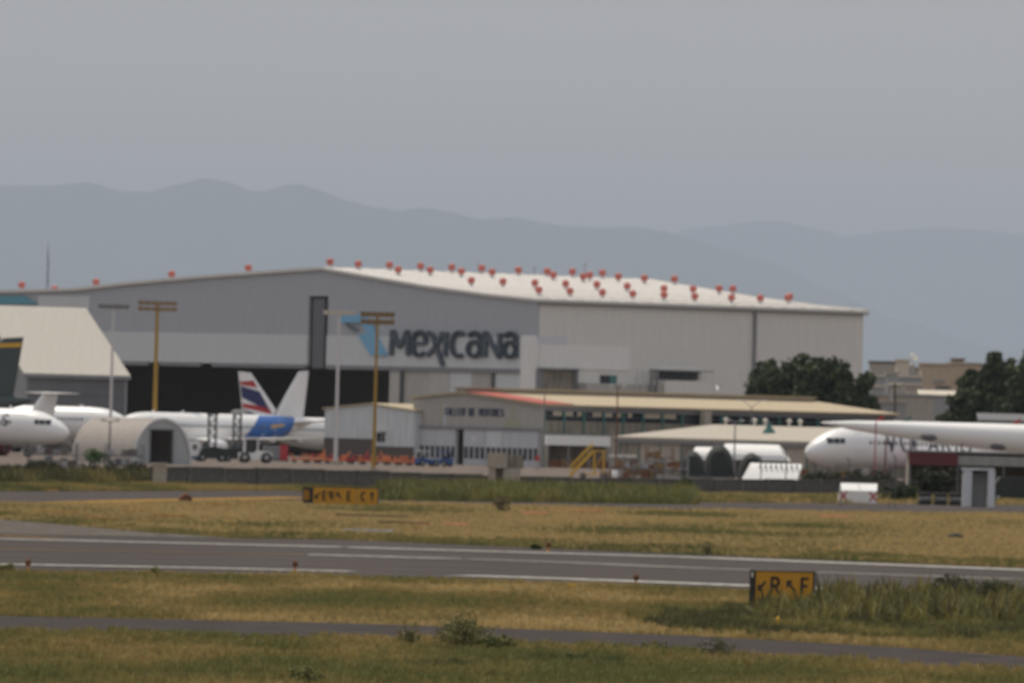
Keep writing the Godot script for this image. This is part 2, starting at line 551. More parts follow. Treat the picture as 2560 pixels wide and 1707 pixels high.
func build_mountains():
	range_of_hills("long blue mountain ridge behind the hangar, highest on the left", [Vector2(-900, 520), Vector2(-500, 490), Vector2(-150, 466), Vector2(0, 464), Vector2(130, 464), Vector2(220, 456), Vector2(310, 481), Vector2(370, 482), Vector2(440, 466), Vector2(510, 448), Vector2(570, 457), Vector2(630, 480), Vector2(660, 478), Vector2(700, 466), Vector2(745, 461), Vector2(800, 478), Vector2(870, 502), Vector2(935, 518), Vector2(1000, 529), Vector2(1060, 524), Vector2(1130, 536), Vector2(1205, 552), Vector2(1285, 545), Vector2(1350, 557), Vector2(1430, 569), Vector2(1510, 571), Vector2(1570, 568), Vector2(1650, 577), Vector2(1720, 596), Vector2(1810, 622), Vector2(1920, 660), Vector2(2060, 720), Vector2(2240, 800), Vector2(2500, 880), Vector2(2900, 960), Vector2(3400, 1010)], 100000.0, 22000.0, 31)
	range_of_hills("fainter far mountain ridge behind the right end of the hangar", [Vector2(1300, 760), Vector2(1500, 650), Vector2(1640, 592), Vector2(1740, 572), Vector2(1850, 560), Vector2(1940, 557), Vector2(2040, 574), Vector2(2120, 592), Vector2(2200, 582), Vector2(2330, 570), Vector2(2450, 576), Vector2(2600, 590), Vector2(2900, 580), Vector2(3300, 640)], 138000.0, 26000.0, 57)

# ---------------------------------------------------------------- hangar
func roof_z(poly: Array, z: float) -> float:
	for k in poly.size() - 1:
		if z >= minf(poly[k].x, poly[k + 1].x) and z <= maxf(poly[k].x, poly[k + 1].x):
			return lerpf(poly[k].y, poly[k + 1].y, (z - poly[k].x) / (poly[k + 1].x - poly[k].x))
	return poly[0].y

func stroke_letters(o: Node3D, m: Material, called: String, letters: Array, frame: Callable, w: float, lo: float, hi: float):
	# every letter is a list of pen strokes; each stroke is given the width w and thickness
	for strokes in letters:
		var st := S()
		var q := 0
		for s in strokes:
			for k in s.size() - 1:
				var a: Vector2 = s[k]
				var b: Vector2 = s[k + 1]
				var n := (b - a).orthogonal().normalized() * w * 0.5
				prism(st, [a - n, b - n, b + n, a + n], lo, hi + 0.002 * (q % 5), frame)
				q += 1
				if k > 0:
					var disc := []
					for i in 10: disc.append(a + Vector2.from_angle(i * TAU / 10) * w * 0.5)
					prism(st, disc, lo, hi + 0.011, frame)
		obj(called, st, m, o)

func arc(c: Vector2, rx: float, ry: float, from_deg: float, to_deg: float, n := 9) -> Array:
	var out := []
	for k in n + 1:
		var a := deg_to_rad(lerpf(from_deg, to_deg, float(k) / n))
		out.append(c + Vector2(cos(a) * rx, sin(a) * ry))
	return out

func shift(s: Array, by: Vector2, scale: Vector2) -> Array:
	var out := []
	for st in s:
		var l := []
		for p in st: l.append(by + p * scale)
		out.append(l)
	return out

func pen(ch: String) -> Array:      # strokes in a box one unit high
	match ch:
		"M": return [[Vector2(0, 0), Vector2(0.05, 1), Vector2(0.36, 0.35), Vector2(0.67, 1), Vector2(0.74, 0)]]
		"N": return [[Vector2(0, 0), Vector2(0, 1), Vector2(0.58, 0), Vector2(0.58, 1)]]
		"e": return [[Vector2(0.04, 0.5), Vector2(0.62, 0.52)], arc(Vector2(0.34, 0.5), 0.32, 0.5, 3, 318, 16)]
		"c": return [arc(Vector2(0.36, 0.5), 0.34, 0.5, 55, 305, 12)]
		"a": return [arc(Vector2(0.3, 0.32), 0.28, 0.31, 0, 360, 14), [Vector2(0.58, 0), Vector2(0.58, 0.68)], arc(Vector2(0.3, 0.66), 0.28, 0.34, 0, 150, 8)]
		"X": return [[Vector2(0, 1), Vector2(0.2, 0.85), Vector2(0.62, -0.38)], [Vector2(0.6, 1), Vector2(0.36, 0.42), Vector2(0, 0)]]
		"I": return [[Vector2(0, 0), Vector2(0, 1)]]
		"V": return [[Vector2(0, 1), Vector2(0.3, 0), Vector2(0.6, 1)]]
		"O": return [arc(Vector2(0.4, 0.5), 0.4, 0.5, 0, 360, 18)]
		"L": return [[Vector2(0, 1), Vector2(0, 0), Vector2(0.45, 0)]]
		"A": return [[Vector2(0, 0), Vector2(0.32, 1), Vector2(0.64, 0)], [Vector2(0.12, 0.32), Vector2(0.52, 0.32)]]
		"S": return [arc(Vector2(0.3, 0.74), 0.26, 0.26, 30, 270, 9) + arc(Vector2(0.3, 0.25), 0.27, 0.25, 90, -150, 9)]
		"R": return [[Vector2(0, 0), Vector2(0, 1), Vector2(0.3, 1)] + arc(Vector2(0.3, 0.75), 0.25, 0.25, 90, -90, 8) + [Vector2(0, 0.5)], [Vector2(0.25, 0.5), Vector2(0.55, 0)]]
		"B": return [[Vector2(0, 0), Vector2(0, 1), Vector2(0.3, 1)] + arc(Vector2(0.3, 0.76), 0.24, 0.24, 90, -90, 8) + [Vector2(0, 0.52)], [Vector2(0.3, 0.52)] + arc(Vector2(0.32, 0.26), 0.28, 0.26, 90, -90, 8) + [Vector2(0, 0)]]
		"E": return [[Vector2(0.52, 1), Vector2(0, 1), Vector2(0, 0), Vector2(0.52, 0)], [Vector2(0, 0.52), Vector2(0.44, 0.52)]]
		"F": return [[Vector2(0.52, 1), Vector2(0, 1), Vector2(0, 0)], [Vector2(0, 0.52), Vector2(0.44, 0.52)]]
		"C": return [arc(Vector2(0.36, 0.5), 0.34, 0.5, 50, 310, 14)]
		"9": return [arc(Vector2(0.28, 0.7), 0.26, 0.3, 0, 360, 14), [Vector2(0.54, 0.7), Vector2(0.5, 0.3), Vector2(0.34, 0.0)]]
		"T": return [[Vector2(0, 1), Vector2(0.6, 1)], [Vector2(0.3, 1), Vector2(0.3, 0)]]
		"D": return [[Vector2(0, 0), Vector2(0, 1), Vector2(0.2, 1)] + arc(Vector2(0.22, 0.5), 0.34, 0.5, 90, -90, 10) + [Vector2(0, 0)]]
		"<": return [[Vector2(0.75, 0.85), Vector2(0.05, 0.1)], [Vector2(0.02, 0.55), Vector2(0.05, 0.1), Vector2(0.48, 0.1)]]     # arrow down left
		"^": return [[Vector2(0.75, 0.1), Vector2(0.05, 0.85)], [Vector2(0.02, 0.4), Vector2(0.05, 0.85), Vector2(0.48, 0.88)]]     # arrow up left
		"|": return [[Vector2(0.25, 0), Vector2(0.25, 1)], [Vector2(0, 0.68), Vector2(0.25, 1), Vector2(0.5, 0.68)]]                # arrow up
	return []

func build_hangar():
	var o := thing("hangar", "huge pale grey aircraft hangar with low white gabled roof and dark open doorway", "hangar", ground_x(1334, 1500.0), deg_to_rad(40))
	var long := 58.6
	# gable outline from the far left to the near corner, as (z, y)
	var marks := [Vector2(-170, 735), Vector2(-60, 734), Vector2(60, 731), Vector2(192, 727), Vector2(322, 712), Vector2(518, 695), Vector2(740, 679), Vector2(810, 675), Vector2(959, 701), Vector2(1070, 720), Vector2(1218, 740), Vector2(1334, 753)]
	var top := []
	for p in marks: top.append(front(o, p.x, p.y))
	top[-1].x = 0.0
	var far_z: float = top[0].x
	var eave: float = top[-1].y
	var header: float = front(o, 700, 911).y
	var seam: float = front(o, 700, 836).y
	var door_l: float = front(o, 255, 911).x
	var door_r: float = front(o, 973, 911).x
	var doors_end: float = front(o, 1306, 911).x
	var slot_l: float = front(o, 768, 911).x
	var slot_r: float = front(o, 816, 911).x
	var slot_t: float = front(o, 790, 740).y
	# front cladding in separate sheets round the tall slot and the opening
	var st := S()
	var up_l := []
	var up_r := []
	for p in top:
		if p.x < slot_l: up_l.append(p)
		elif p.x > slot_r: up_r.append(p)
	var yl := roof_z(top, slot_l)
	var yr := roof_z(top, slot_r)
	prism(st, [Vector2(far_z, seam)] + up_l + [Vector2(slot_l, yl), Vector2(slot_l, seam)], 0.0, 0.4, on_x)
	obj("upper_wall", st, mats.hangar_upper, o)
	st = S()
	prism(st, [Vector2(slot_r, seam), Vector2(slot_r, yr)] + up_r + [Vector2(0, seam)], 0.0, 0.4, on_x)
	obj("upper_wall", st, mats.hangar_upper, o)
	st = S()
	prism(st, [Vector2(slot_l, slot_t), Vector2(slot_l, yl), Vector2(slot_r, yr), Vector2(slot_r, slot_t)], 0.001, 0.399, on_x)
	obj("upper_wall", st, mats.hangar_upper, o)
	for r in [[far_z, slot_l], [slot_r, doors_end]]:
		st = S()
		span(st, Vector3(-0.12, header, r[0]), Vector3(0.4, seam - 0.003, r[1]))
		obj("lower_wall", st, mats.hangar_lower, o)
	st = S()
	span(st, Vector3(-0.35, 0, doors_end + 0.003), Vector3(0.4, seam + 0.4, -0.003))
	obj("corner_pillar", st, mats.hangar_white, o)
	# header rail, with two breaks
	var cuts := [255.0, 372.0, 402.0, 503.0, 533.0, 766.0, 818.0, 1306.0]
	for k in range(0, 8, 2):
		st = S()
		span(st, Vector3(-0.3, header - 0.5, front(o, cuts[k], 911).x), Vector3(0.35, header + 0.05, front(o, cuts[k + 1], 911).x))
		obj("door_rail", st, mats.mid_grey, o)
	# wall left of the doorway
	st = S()
	span(st, Vector3(0.0, 0, far_z), Vector3(0.4, header - 0.003, door_l))
	obj("lower_wall", st, mats.hangar_lower, o)
	# tall slot for tail fins: a recessed grey leaf between two dark gaps
	st = S()
	span(st, Vector3(0.25, header - 0.4, front(o, 775, 900).x), Vector3(0.5, slot_t - 0.3, front(o, 805, 900).x))
	obj("slot_door", st, mats.hall_grey, o)
	# sliding door leaves standing closed on the right
	var leaves := [973.0, 1004.0, 1007.0, 1072.0, 1124.0, 1178.0, 1232.0, 1236.0, 1306.0]
	for k in leaves.size() - 1:
		if leaves[k + 1] - leaves[k] < 6.0: continue
		st = S()
		span(st, Vector3(0.06 * (k % 3), 0, front(o, leaves[k], 950).x + 0.02), Vector3(0.25 + 0.06 * (k % 3), header - 0.5, front(o, leaves[k + 1], 950).x - 0.02))
		obj("door_leaf", st, [mats.door_panel, mats.door_panel_warm, mats.hangar_lower][(k * 2) % 3], o)
	for px in [1005.5, 1234.0]:
		st = S()
		var z: float = front(o, px, 950).x
		span(st, Vector3(-0.3, 0, z - 0.22), Vector3(-0.02, header - 0.52, z + 0.22))
		obj("door_guide", st, mats.dark_trim, o)
	# pale and teal patches of cladding at the left
	st = S()
	var a1 := front(o, 96, 735)
	span(st, Vector3(-0.1, front(o, 96, 800).y, a1.x), Vector3(-0.002, roof_z(top, a1.x) - 0.5, front(o, 225, 735).x))
	obj("pale_panel", st, mats.hangar_lower, o)
	st = S()
	var q := [front(o, -100, 738), front(o, 62, 740), front(o, 98, 760), front(o, -100, 760)]
	prism(st, q, -0.2, -0.104, on_x)
	obj("teal_panel", st, mats.teal_panel, o)
	# long side: wall, pale band, downpipe
	st = S()
	span(st, Vector3(0.4, 0, -0.4), Vector3(long - 0.4, eave - 0.3, 0.0))
	obj("side_wall", st, mats.hangar_side, o)
	st = S()
	span(st, Vector3(0.5, side(o, 1400, 921).y, 0.002), Vector3(side(o, 1574, 900).x, side(o, 1400, 863).y, 0.15))
	obj("pale_band", st, mats.hangar_white, o)
	st = S()
	span(st, Vector3(side(o, 1345, 850).x, side(o, 1345, 861).y, 0.002), Vector3(side(o, 1418, 850).x, side(o, 1345, 838).y, 0.03))
	obj("faded_sign_patch", st, mats.old_paint, o)
	st = S()
	var dx: float = side(o, 1886, 800).x
	tube(st, Vector3(dx, 0, 0.25), Vector3(dx, eave - 0.4, 0.25), 0.22)
	obj("downpipe", st, mats.mid_grey, o)
	# recess with a tan roller door, dark openings and a window bay at the foot of the side wall
	st = S()
	span(st, Vector3(side(o, 1352, 950).x, 0, 0.002), Vector3(side(o, 1432, 950).x, side(o, 1390, 926).y, 0.12))
	obj("roller_door", st, mats.workshop_tan, o)
	st = S()
	span(st, Vector3(side(o, 1341, 950).x, 0, 0.002), Vector3(side(o, 1351, 950).x, side(o, 1390, 923).y, 0.5))
	span(st, Vector3(side(o, 1434, 950).x, 0, 0.002), Vector3(side(o, 1440, 950).x, side(o, 1390, 923).y, 0.5))
	span(st, Vector3(side(o, 1341, 950).x, side(o, 1390, 923).y + 0.003, 0.153), Vector3(side(o, 1440, 950).x, side(o, 1390, 920).y, 0.9))
	obj("door_frame", st, mats.mid_grey, o)
	st = S()
	span(st, Vector3(side(o, 1500, 950).x, side(o, 1520, 958).y, 0.002), Vector3(side(o, 1523, 950).x, side(o, 1520, 938).y, 0.1))
	obj("window", st, mats.dark_glass, o)
	st = S()
	span(st, Vector3(side(o, 1524, 950).x, side(o, 1520, 958).y, 0.002), Vector3(side(o, 1541, 950).x, side(o, 1520, 938).y, 0.1))
	obj("window", st, mats.teal_post, o)
	st = S()
	span(st, Vector3(side(o, 1440, 960).x, 0, 0.002), Vector3(side(o, 1640, 960).x, side(o, 1520, 958).y - 0.05, 2.2))
	obj("lean_to", st, mats.door_panel_warm, o)
	st = S()
	var bx := side(o, 1632, 940)
	var ex := side(o, 1746, 940)
	span(st, Vector3(bx.x, 0, 0.002), Vector3(ex.x, side(o, 1690, 952).y, 2.6))
	span(st, Vector3(bx.x, side(o, 1690, 949).y + 0.3, 0.002), Vector3(ex.x, side(o, 1690, 949).y + 1.4, 0.3))
	obj("window_bay", st, mats.hangar_side, o)
	for k in 5:
		st = S()
		var x0: float = lerpf(bx.x + 0.3, ex.x - 0.3, k / 5.0)
		span(st, Vector3(x0, side(o, 1690, 948).y, 0.31), Vector3(x0 + (ex.x - bx.x) / 5.0 - 0.25, side(o, 1690, 929).y, 0.42))
		obj("window", st, mats.dark_glass, o)
	st = S()
	span(st, Vector3(bx.x - 0.6, side(o, 1690, 928).y, 0.003), Vector3(ex.x + 0.4, side(o, 1690, 925).y, 2.8))
	obj("window_hood", st, mats.mid_grey, o)
	for px in [1562.0, 1575.0, 1598.0, 1611.0]:
		st = S()
		var p := side(o, px, 960)
		tube(st, Vector3(p.x, 0, 2.6), Vector3(p.x, side(o, px, 922).y, 2.6), 0.22 if px > 1590 else 0.12)
		obj("vent_pipe", st, mats.mid_grey if px > 1590 else mats.pale_metal, o)
	# back and far end, so that the inside is closed and dark
	st = S()
	span(st, Vector3(0.4, 0, far_z), Vector3(long - 0.4, top[0].y - 0.3, far_z + 0.4))
	obj("back_wall", st, mats.hangar_side, o)
	st = S()
	prism(st, [Vector2(far_z, 0)] + top + [Vector2(0, 0)], long - 0.4, long, on_x)
	obj("end_wall", st, mats.hangar_side, o)
	# roof: one thick folded sheet with overhang
	var under := []
	var over := []
	for p in top:
		over.append(p + Vector2(0, 0.42))
		under.append(p + Vector2(0, 0.01))
	over[-1] += Vector2(0.6, -0.05)
	under[-1] += Vector2(0.6, -0.05)
	st = S()
	under.reverse()
	prism(st, over + under, -0.5, long + 0.5, on_x)
	var roof := obj("roof", st, mats.hangar_roof, o)
	st = S()
	span(st, Vector3(-0.5, eave - 0.32, 0.3), Vector3(long + 0.5, eave - 0.08, 0.5))
	obj("gutter", st, mats.mid_grey, roof)
	# standing ribs of the roof sheets, every few metres
	for k in 20:
		st = S()
		var x := 1.5 + k * 3.05
		for i in range(7, top.size() - 1):
			var a: Vector2 = over[i]
			var b: Vector2 = over[i + 1]
			prism(st, [a, b, b + Vector2(0, 0.1), a + Vector2(0, 0.1)], x - 0.06, x + 0.06, on_x)
		obj("roof_rib", st, mats.hangar_roof, roof)
	# lettering
	var put := func(px, py): return front(o, px, py)
	var base_l: Vector2 = put.call(979, 888)
	var cap: float = put.call(979, 828).y - base_l.y
	var widths := [["M", 983.0, 1026.0, 0.74], ["e", 1035.0, 1070.0, 0.66], ["X", 1073.0, 1113.0, 0.62], ["I", 1119.0, 1120.0, 0.0], ["c", 1134.0, 1166.0, 0.64], ["a", 1174.0, 1206.0, 0.58], ["N", 1218.0, 1254.0, 0.58], ["a", 1264.0, 1295.0, 0.58]]
	var letters := []
	for w in widths:
		var z0: float = put.call(w[1], 860).x
		var z1: float = put.call(w[2], 860).x
		letters.append(shift(pen(w[0]), Vector2(z0 * 0.64, base_l.y), Vector2((z1 - z0) * 0.64 / maxf(w[3], 0.01) if w[3] > 0 else 1.0, cap)))
	stroke_letters(o, mats.sign_slate, "letter", letters, func(u, v, d): return Vector3(d, v, u / 0.64), 0.5, -0.55, -0.122)
	st = S()
	var lg := []
	for p in [Vector2(410, 408), Vector2(545, 396), Vector2(602, 424), Vector2(632, 470), Vector2(733, 672), Vector2(628, 670), Vector2(545, 535), Vector2(607, 520), Vector2(560, 452), Vector2(430, 450)]:
		lg.append(front(o, 700 + p.x / 2.703, 640 + p.y / 2.703))
	prism(st, lg, -0.5, -0.122, on_x)
	obj("emblem", st, mats.logo_blue, o)
	st = S()
	lg = []
	for p in [Vector2(455, 456), Vector2(540, 500), Vector2(520, 508), Vector2(480, 492)]:
		lg.append(front(o, 700 + p.x / 2.703, 640 + p.y / 2.703))
	prism(st, lg, -0.4, -0.122, on_x)
	obj("emblem_accent", st, mats.logo_grey, o)
	build_vents(o, top, long)

func build_vents(o: Node3D, top: Array, long: float):
	var proto: Node3D = null
	var ordinal := ["first", "second", "third", "fourth", "fifth", "sixth", "seventh", "eighth", "ninth", "tenth", "eleventh"]
	var rows := [
		["row nearest the right eave", [[1347, 731], [1425, 734], [1506, 737], [1582, 740], [1660, 743], [1737, 747], [1829, 750], [1901, 751], [1970, 750], [2044, 750]]],
		["row halfway down the right slope", [[1178, 707], [1257, 710], [1337, 713], [1414, 715], [1492, 717], [1568, 721], [1660, 727], [1733, 728], [1798, 727], [1873, 729]]],
		["row just below the ridge", [[995, 680], [1075, 681], [1153, 684], [1230, 686], [1383, 693], [1458, 697], [1474, 693], [1546, 697], [1611, 701], [1686, 703]]],
		["row along the ridge", [[816, 664], [895, 666], [973, 668], [1051, 671], [1129, 674], [1204, 676], [1296, 681], [1368, 684], [1431, 685], [1506, 688]]],
		["front row on the left slope", [[53, 722], [239, 709], [428, 695], [620, 680]]],
		["back row over the left slope", [[135, 721], [320, 708], [699, 679]]]]
	for r in rows.size():
		var spots: Array = rows[r][1]
		for k in spots.size():
			var px: float = spots[k][0]
			var py: float = spots[k][1] + 7.0
			var where := Vector3.ZERO
			var found := false
			if r < 4:
				for i in range(7, top.size() - 1):
					var a: Vector2 = top[i] + Vector2(0, 0.45)
					var b: Vector2 = top[i + 1] + Vector2(0, 0.45)
					var p := on_plane(px, py, o, Vector3(0, b.x - a.x, a.y - b.y).normalized(), Vector3(0, a.y, a.x))
					if p.z >= a.x - 0.01 and p.z <= b.x + 0.01 and p.x > 0.5 and p.x < long + 8.0:
						where = Vector3(minf(p.x, long - 0.9), p.y, p.z)
						found = true
						break
			if not found:
				var z := -1.0
				var x := 2.0
				if r == 3:
					z = top[7].x
					x = clampf(on_plane(px, py, o, Vector3.BACK, Vector3(0, 0, z)).x, 1.0, long - 1.0)
				elif r >= 4:
					x = 1.6 if r == 4 else 16.0
					z = on_plane(px, py, o, Vector3.RIGHT, Vector3(x, 0, 0)).z
				else:
					z = top[8].x
					x = clampf(on_plane(px, py, o, Vector3.BACK, Vector3(0, 0, z)).x, 1.0, long - 1.0)
				where = Vector3(x, roof_z(top, z) + 0.42, z)
			var p := o.transform * where
			var label := "red turbine roof ventilator, %s from the left in the %s" % [ordinal[k], rows[r][0]]
			if proto == null:
				proto = thing("roof_ventilator", label, "roof ventilator", p, 0, "red ventilators on the hangar roof")
				var st := S()
				tube(st, Vector3(0, -0.2, 0), Vector3(0, 0.35, 0), 0.3, 0.27, 12)
				obj("neck", st, mats.pale_metal, proto)
				st = S()
				lathe(st, Vector3(0, 0.3, 0), Vector3.UP, [Vector2(0, 0.3), Vector2(0.14, 0.4), Vector2(0.42, 0.46), Vector2(0.7, 0.42), Vector2(0.88, 0.26), Vector2(0.94, 0.03)], 16)
				for f in 16:
					var t := f * TAU / 16
					box(st, Vector3(cos(t) * 0.43, 0.72, sin(t) * 0.43), Vector3(0.1, 0.6, 0.02), Basis(Vector3.UP, -t + 0.5))
				obj("turbine_head", st, mats.vent_red, proto)
			else:
				dup(proto, "roof_ventilator", label, p)
	# thin aerials on the roof
	var n := 0
	for a in [[1197, 672, 648, "left"], [1462, 690, 655, "middle"], [1336, 680, 662, "shortest"]]:
		var z: float = top[7].x
		var p := on_plane(a[0], a[1], o, Vector3.BACK, Vector3(0, 0, z))
		var st := S()
		var h: float = (a[1] - a[2]) / 18.0
		tube(st, Vector3(0, -0.1, 0), Vector3(0, h, 0), 0.07, 0.04, 6)
		tube(st, Vector3(-0.35, h * 0.8, 0), Vector3(0.35, h * 0.8, 0), 0.04, 0.04, 6)
		var m := obj("roof_aerial", st, mats.mid_grey)
		m.position = o.transform * Vector3(clampf(p.x, 1, long - 1), roof_z(top, z) + 0.45, z)
		tag(m, "thin grey aerial on the hangar ridge, %s of three" % a[3], "aerial", "aerials on the hangar ridge")
		n += 1

# ---------------------------------------------------------------- engine workshop
func gable_building(o: Node3D, w: float, long: float, eave_r: float, eave_l: float, apex: Vector2, wall: Material, roof_mat: Material, lift := 0.3, over := 0.4, notch := []):
	# walls with a gabled roof; the gable front is x = 0 with z from -w to 0
	var st := S()
	var g := [Vector2(-w, 0), Vector2(-w, eave_l), apex, Vector2(0, eave_r), Vector2(0, 0)]
	prism(st, g + notch, 0.0, 0.3, on_x)
	obj("front_wall", st, wall, o)
	st = S()
	prism(st, g, long - 0.3, long, on_x)
	obj("end_wall", st, wall, o)
	st = S()
	span(st, Vector3(0.3, 0, -w), Vector3(long - 0.3, eave_l - 0.02, -w + 0.3))
	obj("back_wall", st, wall, o)
	var sl := (apex.y - eave_r) / (0.0 - apex.x)
	var sr := (apex.y - eave_l) / (apex.x + w)
	st = S()
	prism(st, [Vector2(-w - over, eave_l - sr * over + 0.01), Vector2(apex.x, apex.y + 0.01), Vector2(over, eave_r - sl * over + 0.01), Vector2(over, eave_r - sl * over + lift), Vector2(apex.x, apex.y + lift), Vector2(-w - over, eave_l - sr * over + lift)], -over, long + over, on_x)
	return obj("roof", st, roof_mat, o)

func build_workshop():
	var o := thing("workshop", "long grey engine workshop with tan roof, red roof edge and TALLER DE MOTORES sign", "workshop", ground_x(1353, 1357.0), deg_to_rad(40))
	var w: float = -front(o, 1032, 1060).x
	var long: float = side(o, 2240, 1036).x
	var er: float = front(o, 1352, 1014).y
	var el: float = front(o, 1034, 995).y
	var ap := front(o, 1155, 983)
	var roof: MeshInstance3D = gable_building(o, w, long, er, el, ap, mats.workshop_wall, mats.workshop_roof, 0.25, 0.4, [Vector2(front(o, 1160, 1100).x - 0.1, 0), Vector2(front(o, 1160, 1100).x - 0.1, front(o, 1190, 1071).y - 0.14), Vector2(front(o, 1142, 1100).x + 0.1, front(o, 1190, 1071).y - 0.14), Vector2(front(o, 1142, 1100).x + 0.1, 0)])
	var sl := (ap.y - er) / -ap.x
	var st := S()
	# ridge vent along the top, stopping short of the far end
	var end_x: float = on_plane(2022, 985, o, Vector3.BACK, Vector3(0, 0, ap.x)).x
	span(st, Vector3(-0.2, ap.y - 0.1, ap.x - 1.0), Vector3(end_x, ap.y + 0.62, ap.x + 1.0))
	obj("ridge_vent", st, mats.low_roof, roof)
	st = S()
	box(st, Vector3(end_x * 0.5 - 0.2, ap.y + 0.72, ap.x), Vector3(end_x + 0.8, 0.14, 2.9))
	obj("ridge_cap", st, mats.workshop_roof, roof)
	st = S()
	var y0 := ap.y + 0.25
	prism(st, [Vector2(ap.x + 1.05, y0 - sl * 1.05 + 0.01), Vector2(0.42, er - sl * 0.42 + 0.26), Vector2(0.42, er - sl * 0.42 + 0.34), Vector2(ap.x + 1.05, y0 - sl * 1.05 + 0.09)], -0.45, 4.6, on_x)
	obj("red_roof_edge", st, mats.workshop_red, roof)
	# front: sign, header, panels, dark slot, lower windows
	var hy: float = front(o, 1190, 1071).y
	var py: float = front(o, 1190, 1117).y
	var wy: float = front(o, 1190, 1147).y
	st = S()
	span(st, Vector3(-0.35, hy - 0.12, -w + 0.1), Vector3(-0.002, hy + 0.2, -0.1))
	obj("header_beam", st, mats.mid_grey, o)
	var zs := []
	for px in [1036.0, 1090.0, 1142.0, 1160.0, 1216.0, 1256.0, 1349.0]: zs.append(front(o, px, 1100).x)
	for k in 6:
		if k == 2: continue
		st = S()
		span(st, Vector3(-0.14 - 0.02 * (k % 2), py, zs[k] + 0.05), Vector3(-0.002, hy - 0.13, zs[k + 1] - 0.05))
		obj("door_panel", st, mats.workshop_panel if k != 4 else mats.white_wall, o)
		st = S()
		span(st, Vector3(-0.12, 0, zs[k] + 0.05), Vector3(-0.002, wy, zs[k + 1] - 0.05))
		obj("kick_panel", st, mats.workshop_panel, o)
		var n := int(round((zs[k + 1] - zs[k]) / 1.0))
		for i in n:
			var z0: float = lerpf(zs[k] + 0.05, zs[k + 1] - 0.05, float(i) / n)
			var z1: float = lerpf(zs[k] + 0.05, zs[k + 1] - 0.05, (i + 1.0) / n)
			st = S()
			span(st, Vector3(-0.06, wy + 0.002, z0 + 0.13), Vector3(-0.003, py - 0.002, z1 - 0.13))
			obj("window", st, mats.dark_glass, o)
			st = S()
			span(st, Vector3(-0.13, wy + 0.002, z1 - 0.13), Vector3(-0.003, py - 0.002, z1 + 0.13))
			obj("mullion", st, mats.workshop_panel, o)
	for m in [[1098, 1107, 1010, 1068, "lime_stain"], [1262, 1302, 1046, 1068, "lime_stain"], [1276, 1288, 1012, 1045, "lime_stain"], [1108, 1116, 1012, 1067, "workshop_panel"]]:
		st = S()
		var a := front(o, m[0], m[3])
		var b := front(o, m[1], m[2])
		span(st, Vector3(-0.03, a.y, a.x), Vector3(-0.002, minf(b.y, roof_z([Vector2(-w, el), ap, Vector2(0, er)], b.x) - 0.3), b.x))
		obj("faded_panel", st, mats[m[4]], o)
	st = S()
	var nb := front(o, 1188, 1098)
	span(st, Vector3(-0.2, nb.y - 0.35, nb.x - 0.45), Vector3(-0.165, nb.y + 0.35, nb.x + 0.45))
	obj("notice_board", st, mats.old_paint, o)
	var ta := front(o, 1112, 1037)
	var tb := front(o, 1263, 1018)
	var tx: float = ta.x * 0.64
	var adv: float = (tb.x - ta.x) * 0.64 / 16.6
	for ch in "TALLER DE MOTORES":
		if ch != " ": stroke_letters(o, mats.letter_blue, "sign_letter", [shift(pen(ch), Vector2(tx, ta.y), Vector2(adv * 1.05, 0.86))], func(u, v, d): return Vector3(d, v, u / 0.64), 0.12, -0.1, -0.002)
		tx += adv * (0.8 if ch == " " else 1.0)
	st = S()
	tube(st, Vector3(-0.3, 0, -w - 0.2), Vector3(-0.3, front(o, 1033, 1062).y, -w - 0.2), 0.2)
	tube(st, Vector3(-0.3, front(o, 1033, 1062).y, -w - 0.2), Vector3(-0.3, front(o, 1040, 1048).y, -w + 0.9), 0.2)
	obj("drainpipe", st, mats.teal_post, o)
	# long side: fascia, window band with posts, tan panels
	var wt: float = side(o, 1400, 1027).y
	var wb: float = side(o, 1400, 1052).y
	var pb: float = side(o, 1400, 1088).y
	st = S()
	span(st, Vector3(0.3, wt, -0.3), Vector3(long - 0.3, er - 0.02, 0.0))
	obj("fascia", st, mats.mid_grey, o)
	st = S()
	span(st, Vector3(0.3, wb, -0.42), Vector3(long - 0.3, wt, -0.32))
	obj("window_backing", st, mats.mid_grey, o)
	st = S()
	span(st, Vector3(0.3, 0, -0.3), Vector3(long - 0.3, pb, 0.0))
	obj("base_wall", st, mats.concrete, o)
	st = S()
	span(st, Vector3(0.3, pb + 0.002, 0.002), Vector3(long - 0.3, pb + 0.2, 0.2))
	obj("sill_rail", st, mats.mid_grey, o)
	var bays := 18
	var bw := (long - 0.6) / bays
	for k in bays:
		var x0 := 0.3 + bw * k
		st = S()
		span(st, Vector3(x0 + 0.1, pb + 0.2, -0.3), Vector3(x0 + bw - 0.1, wb, -0.02))
		obj("wall_panel", st, mats.workshop_tan, o)
		st = S()
		span(st, Vector3(x0 - 0.1, pb + 0.2, -0.29), Vector3(x0 + 0.1, wt - 0.002, 0.1))
		obj("post", st, mats.teal_post, o)
		for i in 4:
			for j in 2:
				var gx := x0 + 0.14 + (bw - 0.28) * i / 4.0
				var gy := lerpf(wb, wt, j * 0.5)
				st = S()
				span(st, Vector3(gx + 0.03, gy + 0.04, -0.3), Vector3(gx + (bw - 0.28) / 4.0 - 0.03, gy + (wt - wb) * 0.5 - 0.04, -0.24))
				var pale: bool = j == 1 and k < 7 and ((k * 4 + i) in [2, 3, 4, 5, 7, 10, 11, 12, 13, 15, 17, 20, 21, 22, 23, 24, 25, 26])  # upper panes whose bright reflection is painted as a pale colour
				obj("pane", st, mats.reflection_pane if pale else mats.dark_glass, o)
	# a roof-high flue against the side
	st = S()
	var fx: float = side(o, 1755, 1040).x
